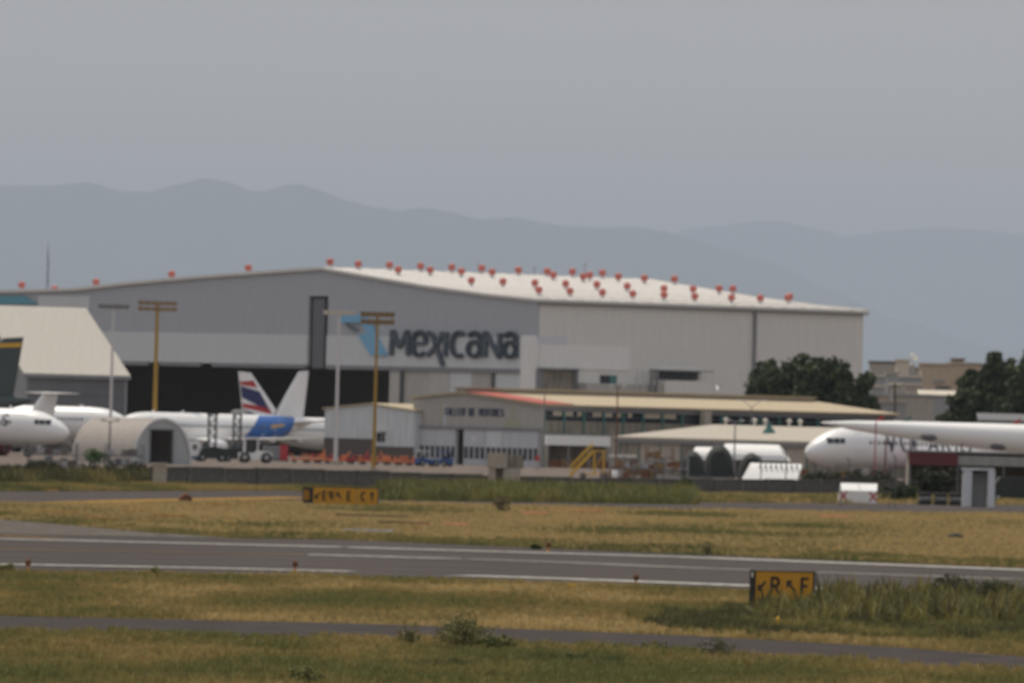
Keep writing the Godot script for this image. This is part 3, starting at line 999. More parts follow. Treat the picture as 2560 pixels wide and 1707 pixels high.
	span(st, Vector3(fx - 0.55, 0, 0.25), Vector3(fx + 0.55, side(o, 1755, 1027).y, 1.2))
	obj("flue", st, mats.concrete, o)
	# open white-fronted lean-to on the corner
	var c := thing("open_shed", "white fronted open shed with orange stores beside the engine workshop corner", "shed", o.transform * Vector3(0.0, 0, 0.4), deg_to_rad(8))
	var wd := 7.7
	st = S()
	span(st, Vector3(0, 2.75, 0.0), Vector3(wd, 3.95, 3.0))
	obj("canopy", st, mats.white_paint, c)
	for x in [0.1, 2.6, 5.1, 7.6]:
		st = S()
		span(st, Vector3(x - 0.08, 0, 2.8), Vector3(x + 0.08, 2.748, 2.96))
		obj("post", st, mats.mid_grey, c)
	st = S()
	span(st, Vector3(0, 0, 0.0), Vector3(wd, 2.748, 0.15))
	span(st, Vector3(0, 0, 0.15), Vector3(0.12, 2.748, 2.7))
	obj("back_wall", st, mats.workshop_tan, c)
	for k in 5:
		st = S()
		span(st, Vector3(0.3 + k * 1.48, 0, 2.2), Vector3(1.66 + k * 1.48, 0.95 + 0.12 * (k % 2), 2.75))
		obj("stores_panel", st, mats.crate_wood if k % 2 else mats.rust_brown, c)

func build_low_workshop():
	var o := thing("low_workshop", "low workshop with broad cream roof and tan walls in front of the long workshop", "workshop", ground_x(1541, 1300.0), deg_to_rad(-40))
	var ey: float = side(o, 1560, 1090).y
	var long := 31.5
	var a := on_plane(1790, 1061, o, Vector3.RIGHT, Vector3.ZERO)
	var deep := -a.z
	var hy := a.y
	var st := S()
	prism(st, [Vector2(0.4, ey - 0.05), Vector2(-deep, hy), Vector2(-deep * 1.6, ey), Vector2(-deep * 1.6, ey - 0.3), Vector2(-deep, hy - 0.3), Vector2(0.4, ey - 0.35)], -0.3, long + 0.3, on_x)
	var roof := obj("roof", st, mats.low_roof, o)
	st = S()
	prism(st, [Vector2(-0.2, 0), Vector2(-0.2, ey - 0.4), Vector2(-deep, hy - 0.31), Vector2(-deep * 1.58, ey - 0.31), Vector2(-deep * 1.58, 0)], 0.0, 0.3, on_x)
	obj("end_wall", st, mats.workshop_tan, o)
	st = S()
	prism(st, [Vector2(-0.2, 0), Vector2(-0.2, ey - 0.4), Vector2(-deep, hy - 0.31), Vector2(-deep * 1.58, ey - 0.31), Vector2(-deep * 1.58, 0)], long - 0.3, long, on_x)
	obj("end_wall", st, mats.workshop_tan, o)
	st = S()
	span(st, Vector3(-0.3, ey - 0.75, 0.0), Vector3(long + 0.3, ey - 0.36, 0.3))
	obj("gutter", st, mats.mid_grey, roof)
	for k in 10:
		var x0 := 0.3 + (long - 0.6) * k / 10.0
		st = S()
		span(st, Vector3(x0 + 0.06, 0, -0.3), Vector3(x0 + (long - 0.6) / 10.0 - 0.06, ey - 0.76, -0.05))
		obj("wall_panel", st, mats.concrete if k % 3 else mats.workshop_tan, o)
		st = S()
		span(st, Vector3(x0 - 0.06, 0, -0.3), Vector3(x0 + 0.06, ey - 0.76, 0.02))
		obj("post", st, mats.teal_post, o)
	# ventilators on this roof
	var n := 0
	for v in [[1829, 1052, "pale", "leftmost"], [1917, 1052, "pale", "second"], [1932, 1054, "pale", "third"], [2005, 1054, "pale", "fourth"], [2030, 1055, "pale", "fifth"]]:
		var p := on_plane(v[0], v[1] + 8, o, Vector3(0, deep, hy - ey).normalized(), Vector3(0, ey, 0))
		if p.z < -deep: p = Vector3(p.x, hy, -deep)
		st = S()
		tube(st, Vector3(0, -0.2, 0), Vector3(0, 0.5, 0), 0.16)
		lathe(st, Vector3(0, 0.45, 0), Vector3.UP, [Vector2(0, 0.2), Vector2(0.12, 0.32), Vector2(0.3, 0.3), Vector2(0.42, 0.05)], 10)
		var m := obj("vent_cowl", st, mats.lamp_pale)
		m.position = o.transform * p
		tag(m, "small pale vent cowl on the low cream roof, %s from the left" % v[3], "vent cowl", "vent cowls on the low workshop roof")
	var q := on_plane(1923, 1082, o, Vector3(0, deep, hy - ey).normalized(), Vector3(0, ey, 0))
	st = S()
	lathe(st, Vector3(0, -0.2, 0), Vector3.UP, [Vector2(0, 0.75), Vector2(0.35, 0.75), Vector2(0.8, 0.35), Vector2(1.1, 0.3), Vector2(1.2, 0.42), Vector2(1.35, 0.1)], 12)
	var tv := obj("roof_extractor", st, mats.teal_post)
	tv.position = o.transform * q
	tag(tv, "teal conical extractor hood on the low cream roof", "extractor hood")

# ---------------------------------------------------------------- halls on the left
func build_cream_hall():
	var o := thing("cream_hall", "hall with steep pale cream roof and dark grey wall at the left edge", "hall", ground_x(57, 1430.0), deg_to_rad(25))
	var ey: float = side(o, 57, 930).y
	var long: float = side(o, 318, 936).x
	var p := on_plane(-45, 762, o, Vector3.RIGHT)
	var deep := -p.z
	var st := S()
	prism(st, [Vector2(0.3, ey - 0.1), Vector2(-deep, p.y), Vector2(-deep - 0.3, p.y), Vector2(-deep * 2, ey), Vector2(-deep * 2, ey - 0.3), Vector2(-deep, p.y - 0.4), Vector2(0.3, ey - 0.45)], -0.3, long + 0.3, on_x)
	var roof := obj("roof", st, mats.cream_roof, o)
	st = S()
	span(st, Vector3(-0.32, ey - 0.62, 0.32), Vector3(long + 0.32, ey - 0.2, 0.5))
	obj("gutter", st, mats.mid_grey, roof)
	var g := [Vector2(0, 0), Vector2(0, ey - 0.5), Vector2(-deep, p.y - 0.42), Vector2(-deep * 2 + 0.2, ey - 0.42), Vector2(-deep * 2 + 0.2, 0)]
	for x in [[0.0, 0.3], [long - 0.3, long]]:
		st = S()
		prism(st, g, x[0], x[1], on_x)
		obj("end_wall", st, mats.hall_pale, o)
	var mid: float = side(o, 150, 990).y
	st = S()
	span(st, Vector3(0.3, mid + 0.15, -0.3), Vector3(long - 0.3, ey - 0.5, 0.0))
	obj("upper_wall", st, mats.hall_grey, o)
	st = S()
	span(st, Vector3(0.3, 0, -0.3), Vector3(long - 0.3, mid, 0.04))
	obj("lower_wall", st, mats.hall_grey, o)
	st = S()
	span(st, Vector3(0.3, mid, -0.28), Vector3(long - 0.3, mid + 0.15, -0.02))
	obj("joint", st, mats.dark_trim, o)

func build_white_shed():
	var o := thing("white_shed", "white gabled metal shed between the aircraft tails and the engine workshop", "shed", ground_x(1034, 1374.0), deg_to_rad(40))
	var w: float = -front(o, 811, 1060).x
	var er: float = front(o, 1033, 1028).y
	var el: float = front(o, 812, 1023).y
	var ap := front(o, 928, 1011)
	gable_building(o, w, 9.0, er, el, ap, mats.white_wall, mats.workshop_roof, 0.2, 0.25)
	var st := S()
	span(st, Vector3(0.3, 0, -0.3), Vector3(8.7, er - 0.02, 0))
	obj("side_wall", st, mats.white_wall, o)
	st = S()
	span(st, Vector3(-0.06, 0, -w + 0.02), Vector3(-0.002, front(o, 860, 1095).y, front(o, 931, 1095).x))
	obj("brick_base", st, mats.brick_brown, o)
	st = S()
	span(st, Vector3(-0.06, 0, front(o, 932, 1095).x), Vector3(-0.002, front(o, 980, 1116).y, -0.02))
	obj("brick_base", st, mats.brick_brown, o)
	st = S()
	span(st, Vector3(-0.03, front(o, 952, 1105).y, front(o, 942, 1090).x), Vector3(-0.001, front(o, 952, 1081).y, front(o, 962, 1090).x))
	var wn := obj("window", st, mats.dark_glass, o)
	st = S()
	span(st, Vector3(-1.0, front(o, 952, 1081).y, front(o, 940, 1090).x), Vector3(-0.001, front(o, 952, 1077).y, front(o, 964, 1090).x))
	obj("hood", st, mats.cream_roof, wn)
	for k in 15:
		st = S()
		var z := -w + 0.6 + k * (w - 1.0) / 14.0
		span(st, Vector3(-0.045, front(o, 860, 1094).y + 0.02 if z < front(o, 931, 1095).x else front(o, 980, 1115).y + 0.02, z - 0.05), Vector3(-0.001, roof_z([Vector2(-w, el), ap, Vector2(0, er)], z) - 0.2, z + 0.05))
		obj("cladding_rib", st, mats.white_wall, o)

# ---------------------------------------------------------------- town
func house(label: String, px0: float, px1: float, top: float, d: float, deep: float, wall: Material, roof: Material, wins: int, turn := 0.0, slope := 0.0):
	var a := ground_x((px0 + px1) * 0.5, d)
	var wd := (px1 - px0) * d / REACH
	var h: float = at((px0 + px1) * 0.5, top, d).y
	var o := thing("town_house", label, "house", a, turn)
	var st := S()
	span(st, Vector3(-wd / 2, 0, -deep), Vector3(wd / 2, h - 0.3, 0))
	obj("wall", st, wall, o)
	st = S()
	if slope > 0.0:
		prism(st, [Vector2(0.4, h - 0.3), Vector2(-deep * 0.5, h + slope), Vector2(-deep - 0.4, h - 0.3), Vector2(-deep - 0.4, h - 0.5 + 0.22), Vector2(0.4, h - 0.5 + 0.22)], -wd / 2 - 0.3, wd / 2 + 0.3, on_x)
	else:
		box(st, Vector3(0, h - 0.13, -deep / 2), Vector3(wd + 0.5, 0.32, deep + 0.5))
	obj("roof", st, roof, o)
	for k in wins:
		st = S()
		var x := -wd / 2 + wd * (k + 0.5) / wins
		span(st, Vector3(x - 0.55, h * 0.5 - 0.1, 0.002), Vector3(x + 0.55, h * 0.5 + 1.3, 0.06))
		var wnd := obj("window", st, mats.dark_glass, o)
		st = S()
		span(st, Vector3(x - 0.7, h * 0.5 - 0.25, 0.003), Vector3(x + 0.7, h * 0.5 - 0.102, 0.16))
		obj("sill", st, roof, wnd)
	return o

func build_town():
	house("grey two storey house with a pale roof slab beyond the dark round trees", 2165, 2300, 938, 1780, 12, mats.house_c, mats.house_roof, 4)
	house("small block with dark top storey behind the trees right of the hangar", 2172, 2256, 903, 1900, 10, mats.house_a, mats.dark_trim, 4)
	house("pale stair head on the rooftops right of the hangar corner", 2236, 2268, 898, 1870, 6, mats.house_roof, mats.house_roof, 1)
	house("tall tan house with a plain wall between the two clumps of trees", 2298, 2372, 908, 1850, 12, mats.house_b, mats.house_b, 2)
	house("brown house half hidden by the right hand trees", 2368, 2448, 906, 1880, 12, mats.house_b, mats.house_a, 3)
	house("low house with cream awning roof in front of the tan house", 2296, 2385, 982, 1640, 8, mats.house_c, mats.house_roof, 3, 0, 0.4)
	house("low grey shed with a dark window below the tan house", 2230, 2330, 985, 1600, 8, mats.house_a, mats.house_c, 1)
	house("grey block at the foot of the town just behind the white aircraft", 2200, 2262, 1002, 1560, 8, mats.house_c, mats.house_a, 1)
	house("long low grey store roof behind the aircraft wing at the right edge", 2448, 2700, 1046, 1290, 9, mats.house_c, mats.hall_grey, 5, 0, 0.5)
	house("narrow grey house behind the utility pole right of the dark tree clump", 2214, 2240, 930, 1700, 8, mats.house_c, mats.house_a, 1)
	house("small cream house low between the utility pole and the tan house", 2252, 2296, 958, 1690, 8, mats.house_a, mats.house_roof, 2, 0.2)
	house("tiny brown roof hut above the cream awning house", 2330, 2356, 950, 1720, 6, mats.house_b, mats.hall_pale, 1)
	house("grey roof room with pale slab on the skyline left of the satellite dish", 2258, 2280, 912, 1950, 6, mats.house_c, mats.house_roof, 1)
	house("wide dull house on the skyline between the dish and the tan house", 2284, 2322, 918, 2000, 9, mats.house_a, mats.house_c, 3)
	house("low house with grey slab roof just above the long workshop roof end", 2168, 2214, 985, 1650, 7, mats.house_b, mats.house_c, 2)
	house("little pale house in front of the tan house, left of its awning", 2262, 2290, 968, 1660, 6, mats.house_roof, mats.house_a, 1)
	house("little grey house below the narrow one at the tree edge", 2176, 2204, 962, 1670, 6, mats.house_c, mats.house_roof, 1)
	house("small dark roofed house against the right hand trees", 2340, 2368, 965, 1655, 6, mats.house_a, mats.dark_trim, 1)
	house("small house with rusty roof on the skyline right of the tan house", 2376, 2404, 896, 1960, 6, mats.house_b, mats.rust_brown, 1)
	var st := S()
	var p := at(2284, 896, 1860)
	lathe(st, Vector3.ZERO, Vector3(0.6, 0.7, 0.5), [Vector2(0, 0.06), Vector2(0.1, 0.5), Vector2(0.32, 0.9), Vector2(0.36, 0.9), Vector2(0.13, 0.47), Vector2(0.04, 0.06)], 16)
	tube(st, Vector3(0, -2.4, 0), Vector3(0, 0.05, 0), 0.1)
	var m := obj("satellite_dish", st, mats.lamp_pale)
	m.position = p
	tag(m, "pale satellite dish standing on the town rooftops", "satellite dish")
	st = S()
	tube(st, ground_x(2238, 1500), at(2238, 958, 1500), 0.22, 0.14)
	tube(st, at(2232, 966, 1500), at(2246, 964, 1500), 0.08)
	tag(obj("utility_pole", st, mats.bark), "dark wooden utility pole in front of the town houses", "utility pole")

# ---------------------------------------------------------------- quonset hut
func build_hut():
	# the arched front looks to the right and towards the camera; local x runs back along the hut
	var c := ground_x(401, 1159.0)
	var o := thing("arched_hut", "grey corrugated arched hut with open dark doorway in its end wall", "hut", c, deg_to_rad(137))
	var r := 4.15
	var hgt := 4.7
	var long := 8.9
	var outline := func(k: float, rr: float) -> Array:
		var pts := [Vector2(-rr, 0)]
		for i in 25:
			var a := PI - PI * i / 24.0
			pts.append(Vector2(cos(a) * rr, hgt - r + sin(a) * rr + k))
		pts.append(Vector2(rr, 0))
		return pts
	var st := S()
	var out: Array = outline.call(0.0, r)
	var inn: Array = outline.call(0.0, r - 0.12)
	inn.reverse()
	st.set_smooth_group(-1)
	prism(st, out + inn, 0.0, long, on_x)
	obj("shell", st, mats.hut_wall, o)
	for k in 26:
		st = S()
		var x := 0.2 + k * (long - 0.4) / 25.0
		var ro: Array = outline.call(0.0, r + 0.035)
		var ri: Array = outline.call(0.0, r - 0.01)
		ri.reverse()
		prism(st, ro + ri, x - 0.08, x + 0.08, on_x)
		obj("corrugation", st, mats.hut_wall, o)
	# end wall with a doorway cut out
	var dw := 1.65
	var dh := 3.55
	st = S()
	var w: Array = outline.call(0.0, r - 0.02)
	var cut := [Vector2(dw - 0.1, 0), Vector2(dw - 0.1, dh), Vector2(-dw - 0.1, dh), Vector2(-dw - 0.1, 0)]
	prism(st, w + cut, -0.14, -0.002, on_x)
	obj("end_wall", st, mats.hut_front, o)
	st = S()
	var rim_o: Array = outline.call(0.0, r + 0.1)
	var rim_i: Array = outline.call(0.0, r - 0.16)
	rim_i.reverse()
	prism(st, rim_o + rim_i, -0.24, -0.142, on_x)
	obj("rim", st, mats.pale_metal, o)
	st = S()
	prism(st, outline.call(0.0, r - 0.13), long - 0.2, long - 0.05, on_x)
	obj("back_wall", st, mats.hut_front, o)
	st = S()
	span(st, Vector3(-0.2, 0, dw - 0.1), Vector3(-0.142, dh + 0.12, dw + 0.05))
	span(st, Vector3(-0.2, 0, -dw - 0.25), Vector3(-0.142, dh + 0.12, -dw - 0.1))
	span(st, Vector3(-0.2, dh, -dw - 0.099), Vector3(-0.142, dh + 0.12, dw - 0.101))
	obj("door_frame", st, mats.mid_grey, o)

# ---------------------------------------------------------------- boundary wall
func build_walls():
	var a := ground_x(380, 790.0)
	var b := ground_x(2300, 952.0)
	var dir := (b - a).normalized()
	var len := a.distance_to(b)
	var o := thing("boundary_wall", "long dark stained concrete boundary wall between taxiway and apron", "wall", a, atan2(-dir.z, dir.x))
	var n := 26
	var step := len / n
	for k in n:
		var st := S()
		var dip := 0.03 * sin(k * 2.3) - 0.1 - 0.36 * smoothstep(0.1, 0.5, float(k) / n) + 0.1 * smoothstep(0.5, 0.9, float(k) / n)
		span(st, Vector3(k * step + 0.16, 0, -0.07 + 0.02 * (k % 2)), Vector3((k + 1) * step - 0.16, 1.4 + dip, 0.07 + 0.02 * (k % 2)))
		obj("wall_panel", st, mats.wall_dark, o)
		st = S()
		span(st, Vector3(k * step - 0.16, 0, -0.16), Vector3(k * step + 0.16, 1.48 + dip, 0.16))
		obj("post", st, mats.wall_post if k % 3 else mats.wall_dark, o)
		st = S()
		span(st, Vector3(k * step + 0.162, 1.4 + dip, -0.12), Vector3((k + 1) * step - 0.162, 1.47 + dip, 0.14))
		obj("coping", st, mats.wall_post, o)
	# chain-link posts that stand on the right stretch
	var names := ["leftmost", "second from the left", "third from the left", "fourth from the left", "fifth from the left", "rightmost"]
	var i := 0
	for px in [1772.0, 1900.0, 1962.0, 2037.0, 2120.0, 2235.0]:
		var st := S()
		var g := ground_x(px, 905.0 + (px - 1800.0) * 0.08)
		g.z += 2.5
		tube(st, Vector3.ZERO, Vector3(0, 2.4 + 0.35 * (i % 3), 0), 0.05, 0.05, 6)
		tube(st, Vector3(0, 2.4 + 0.35 * (i % 3), 0), Vector3(-0.25, 2.65 + 0.35 * (i % 3), 0.1), 0.04, 0.04, 6)
		var m := obj("fence_post", st, mats.dark_trim)
		m.position = g
		tag(m, "thin dark steel fence post in front of the wall and airliner, %s" % names[i], "fence post", "fence posts in front of the wall")
		i += 1
	var c := thing("concrete_block", "pale weathered concrete block ending the dark boundary wall on the left", "concrete block", ground_x(398, 785.0))
	var st := S()
	box(st, Vector3(0, 0.75, 0), Vector3(0.95, 1.5, 1.0))
	obj("block", st, mats.concrete, c)
	st = S()
	box(st, Vector3(-0.05, 1.58, 0), Vector3(1.1, 0.14, 1.15))
	obj("cap", st, mats.concrete, c)
	# roofless concrete kiosk half sunk in the tall grass
	var k := thing("concrete_kiosk", "weathered tan concrete kiosk on two legs with a dark gap in the tall grass", "kiosk", ground_x(1262, 845.0))
	st = S()
	box(st, Vector3(-0.62, 2.25, 0), Vector3(1.5, 1.12, 1.3))
	obj("upper_block", st, mats.concrete, k)
	st = S()
	box(st, Vector3(0.75, 2.2, -0.1), Vector3(1.22, 1.02, 1.2))
	obj("upper_block", st, mats.workshop_tan, k)
	st = S()
	box(st, Vector3(-1.0, 0.84, 0), Vector3(0.56, 1.69, 1.1))
	obj("leg", st, mats.concrete, k)
	st = S()
	box(st, Vector3(0.5, 0.84, 0), Vector3(1.3, 1.69, 1.05))
	obj("leg", st, mats.concrete, k)
	st = S()
	box(st, Vector3(-0.42, 0.84, -0.4), Vector3(0.6, 1.68, 0.15))
	obj("inner_wall", st, mats.concrete, k)

# ---------------------------------------------------------------- trees and shrubs
func leaf_crown(o: Node3D, called: String, lobes: Array, count: int, leaf: float, lo: Color, hi: Color, m: Material):
	# many small leaf faces scattered through overlapping lobes, thicker towards their outsides
	var st := SurfaceTool.new()
	st.begin(Mesh.PRIMITIVE_TRIANGLES)
	st.set_smooth_group(-1)
	var total := 0.0
	for l in lobes: total += l.w * l.w
	for l in lobes:
		var n := int(count * l.w * l.w / total)
		var clumps := maxi(8, n / 22)
		for c in clumps:
			var d := Vector3(rng.randfn(), rng.randfn(), rng.randfn()).normalized()
			var r: float = l.w * (0.35 + 0.85 * sqrt(rng.randf()))
			var q := Vector3(l.x, l.y, l.z) + d * r * Vector3(1, 0.85, 1)
			var tint := lo.lerp(hi, rng.randf())
			for i in n / clumps:
				var p: Vector3 = q + Vector3(rng.randfn(), rng.randfn() * 0.8, rng.randfn()) * l.w * 0.19
				var u := Vector3(rng.randfn(), rng.randfn(), rng.randfn()).normalized()
				var v := u.cross(Vector3(rng.randfn(), rng.randfn(), rng.randfn())).normalized()
				var s := leaf * rng.randf_range(0.6, 1.3)
				var cc := tint.lerp(lo.lerp(hi, rng.randf()), 0.35)
				st.set_color(cc)
				for w in [p - u * s, p + v * s * 0.55, p + u * s, p - u * s, p + u * s, p - v * s * 0.55]: st.add_vertex(w)
	st.generate_normals()
	return inst(called, st.commit(), m, o)

func tree(label: String, px: float, d: float, top: float, half: float, lobes: int, sd: int):
	rng.seed = sd
	var g := ground_x(px, d)
	var h: float = at(px, top, d).y
	var r: float = half * d / REACH
	var o := thing("tree", label, "tree", g, 0.0, "")
	var st := S()
	var fork := Vector3(0, h * 0.3, 0)
	tube(st, Vector3(0, -0.1, 0), fork, r * 0.09, r * 0.06, 10)
	obj("trunk", st, mats.bark, o)
	var ls := []
	lobes = lobes * 2
	for k in lobes:
		var a := k * TAU * 2.0 / lobes + rng.randf() * 0.7
		var rad := r * rng.randf_range(0.2, 0.42)
		var up := rng.randf_range(0.3, 0.8) * h
		var outw := (r - rad) * rng.randf_range(0.75, 1.0) * (1.0 if up < h * 0.65 else 0.7)
		ls.append(Vector4(cos(a) * outw, minf(up, h - rad), sin(a) * outw, rad))
	ls.append(Vector4(0, h * 0.55, 0, minf(r * 0.6, h * 0.38)))
	for k in 6:
		var rad := r * rng.randf_range(0.18, 0.34)
		ls.append(Vector4(rng.randf_range(-0.6, 0.6) * r, h - rad * 0.95 - rng.randf() * h * 0.16, rng.randf_range(-0.4, 0.4) * r, rad))
	for l in ls:
		st = S()
		tube(st, fork + Vector3(0, -0.3, 0), Vector3(l.x, l.y, l.z), r * 0.035, r * 0.012, 6)
		obj("limb", st, mats.bark, o)
	leaf_crown(o, "crown", ls, 16000, 0.36, Color(0.022, 0.034, 0.018), Color(0.095, 0.12, 0.042), mats.leaf)
	return o

func shrub(label: String, g: Vector3, w: float, h: float, count: int, leaf: float, lo: Color, hi: Color, sd: int, category := "shrub", group := ""):
	rng.seed = sd
	var o := thing("shrub", label, category, g, 0.0, group)
	var ls := []
	for k in 9:
		var a := rng.randf() * TAU
		var rad := h * rng.randf_range(0.26, 0.4)
		ls.append(Vector4(cos(a) * w * 0.5 * rng.randf(), lerpf(rad * 0.8, h - rad, rng.randf()), sin(a) * w * 0.4 * rng.randf(), rad))
	var st := S()
	for k in 16:
		var l: Vector4 = ls[k % 9]
		var tip := Vector3(l.x, l.y, l.z) + Vector3(rng.randfn() * 0.12, l.w * (0.4 + 0.5 * rng.randf()), rng.randfn() * 0.12) * maxf(h, 0.3)
		tube(st, Vector3(l.x * 0.3, 0, l.z * 0.3), tip, 0.012 * h + 0.004, 0.004, 5)
	obj("stem", st, mats.bark, o)
	leaf_crown(o, "foliage", ls, int(count * 1.8), leaf * 1.1, lo, hi, mats.leaf)
	return o

func build_trees():
	tree("broad dark green tree at the left of the clump behind the tan workshop roof", 1940, 1452, 893, 92, 9, 5)
	tree("tallest dark green tree in the middle of the clump before the hangar corner", 2048, 1446, 880, 86, 9, 8)
	tree("dark green tree sloping down at the right of the clump by the hangar corner", 2130, 1440, 922, 68, 8, 13)
	tree("dark green tree at the left of the right hand group behind the airliner", 2420, 1372, 962, 78, 8, 21)
	tree("bushy grey green tree showing above the tan house on the right", 2432, 1392, 905, 60, 7, 34)
	tree("tall dark tree near the right edge, second highest of its group", 2495, 1380, 874, 72, 8, 55)
	tree("tallest dark tree at the right edge of the frame", 2580, 1360, 832, 82, 9, 89)

# ---------------------------------------------------------------- aircraft
# stations of a narrow-bodied airliner: metres from the nose, half width, half height, height of the axis
const STATIONS := [[0.0, 0.03, 0.03, 3.35], [0.12, 0.34, 0.32, 3.36], [0.4, 0.68, 0.66, 3.4], [0.9, 1.04, 1.0, 3.47], [1.6, 1.36, 1.34, 3.58], [2.4, 1.6, 1.62, 3.7], [3.3, 1.78, 1.86, 3.82], [4.5, 1.92, 2.0, 3.92], [6.2, 1.98, 2.07, 3.97], [10.0, 1.98, 2.07, 3.97], [16.0, 1.98, 2.07, 3.97], [23.5, 1.98, 2.07, 3.97], [26.0, 1.94, 2.0, 4.04], [28.5, 1.78, 1.8, 4.24], [31.0, 1.45, 1.46, 4.54], [33.5, 1.0, 1.05, 4.88], [35.5, 0.6, 0.68, 5.16], [37.0, 0.3, 0.36, 5.36], [37.5, 0.14, 0.18, 5.42]]

func station(t: float) -> Array:
	for k in STATIONS.size() - 1:
		if t <= STATIONS[k + 1][0]:
			var f: float = (t - STATIONS[k][0]) / (STATIONS[k + 1][0] - STATIONS[k][0])
			return [lerpf(STATIONS[k][1], STATIONS[k + 1][1], f), lerpf(STATIONS[k][2], STATIONS[k + 1][2], f), lerpf(STATIONS[k][3], STATIONS[k + 1][3], f)]
	return STATIONS[-1].slice(1)

func skin_at(t: float, a: float, off := 0.012) -> Vector3:   # a: 0 to the right wing side, 90 degrees on top
	var s := station(t)
	return Vector3(18.0 - t, s[2] + sin(a) * (s[1] + off), cos(a) * (s[0] + off))

func skin_y(t: float, y: float, sd: float, off := 0.015) -> Vector3:
	var s := station(t)
	var k: float = clampf((y - s[2]) / s[1], -0.98, 0.98)
	return skin_at(t, asin(k) if sd > 0 else PI - asin(k), off)

func patch(st: SurfaceTool, corner: Callable, nu: int, nv: int):
	for i in nu:
		for j in nv:
			var q := [corner.call(float(i) / nu, float(j) / nv), corner.call((i + 1.0) / nu, float(j) / nv), corner.call((i + 1.0) / nu, (j + 1.0) / nv), corner.call(float(i) / nu, (j + 1.0) / nv)]
			for k in [0, 1, 2, 0, 2, 3]: st.add_vertex(q[k])

func foil(le: Vector3, te: Vector3, thick: Vector3, n := 7) -> Array:
	var ring := []
	for k in n:
		var u := float(k) / (n - 1)
		ring.append(le.lerp(te, u) + thick * (2.9 * sqrt(u) * (1.0 - u) * (1.0 - 0.35 * u) * 0.5 + 0.02 * u))
	for k in range(n - 1, 0, -1):
		var u := float(k) / (n - 1)
		ring.append(le.lerp(te, u) - thick * (2.9 * sqrt(u) * (1.0 - u) * (1.0 - 0.35 * u) * 0.5 + 0.02 * u))
	return ring

func fin_point(u: float, v: float, sd: float, root_le: Vector3, root_te: Vector3, tip_le: Vector3, tip_te: Vector3) -> Vector3:
	var le := root_le.lerp(tip_le, v)
	var te := root_te.lerp(tip_te, v)
	var th := lerpf(0.36, 0.16, v)
	return le.lerp(te, u) + Vector3(0, 0, sd * (th * (2.9 * sqrt(u) * (1.0 - u) * (1.0 - 0.35 * u) * 0.5 + 0.02 * u) + 0.02))

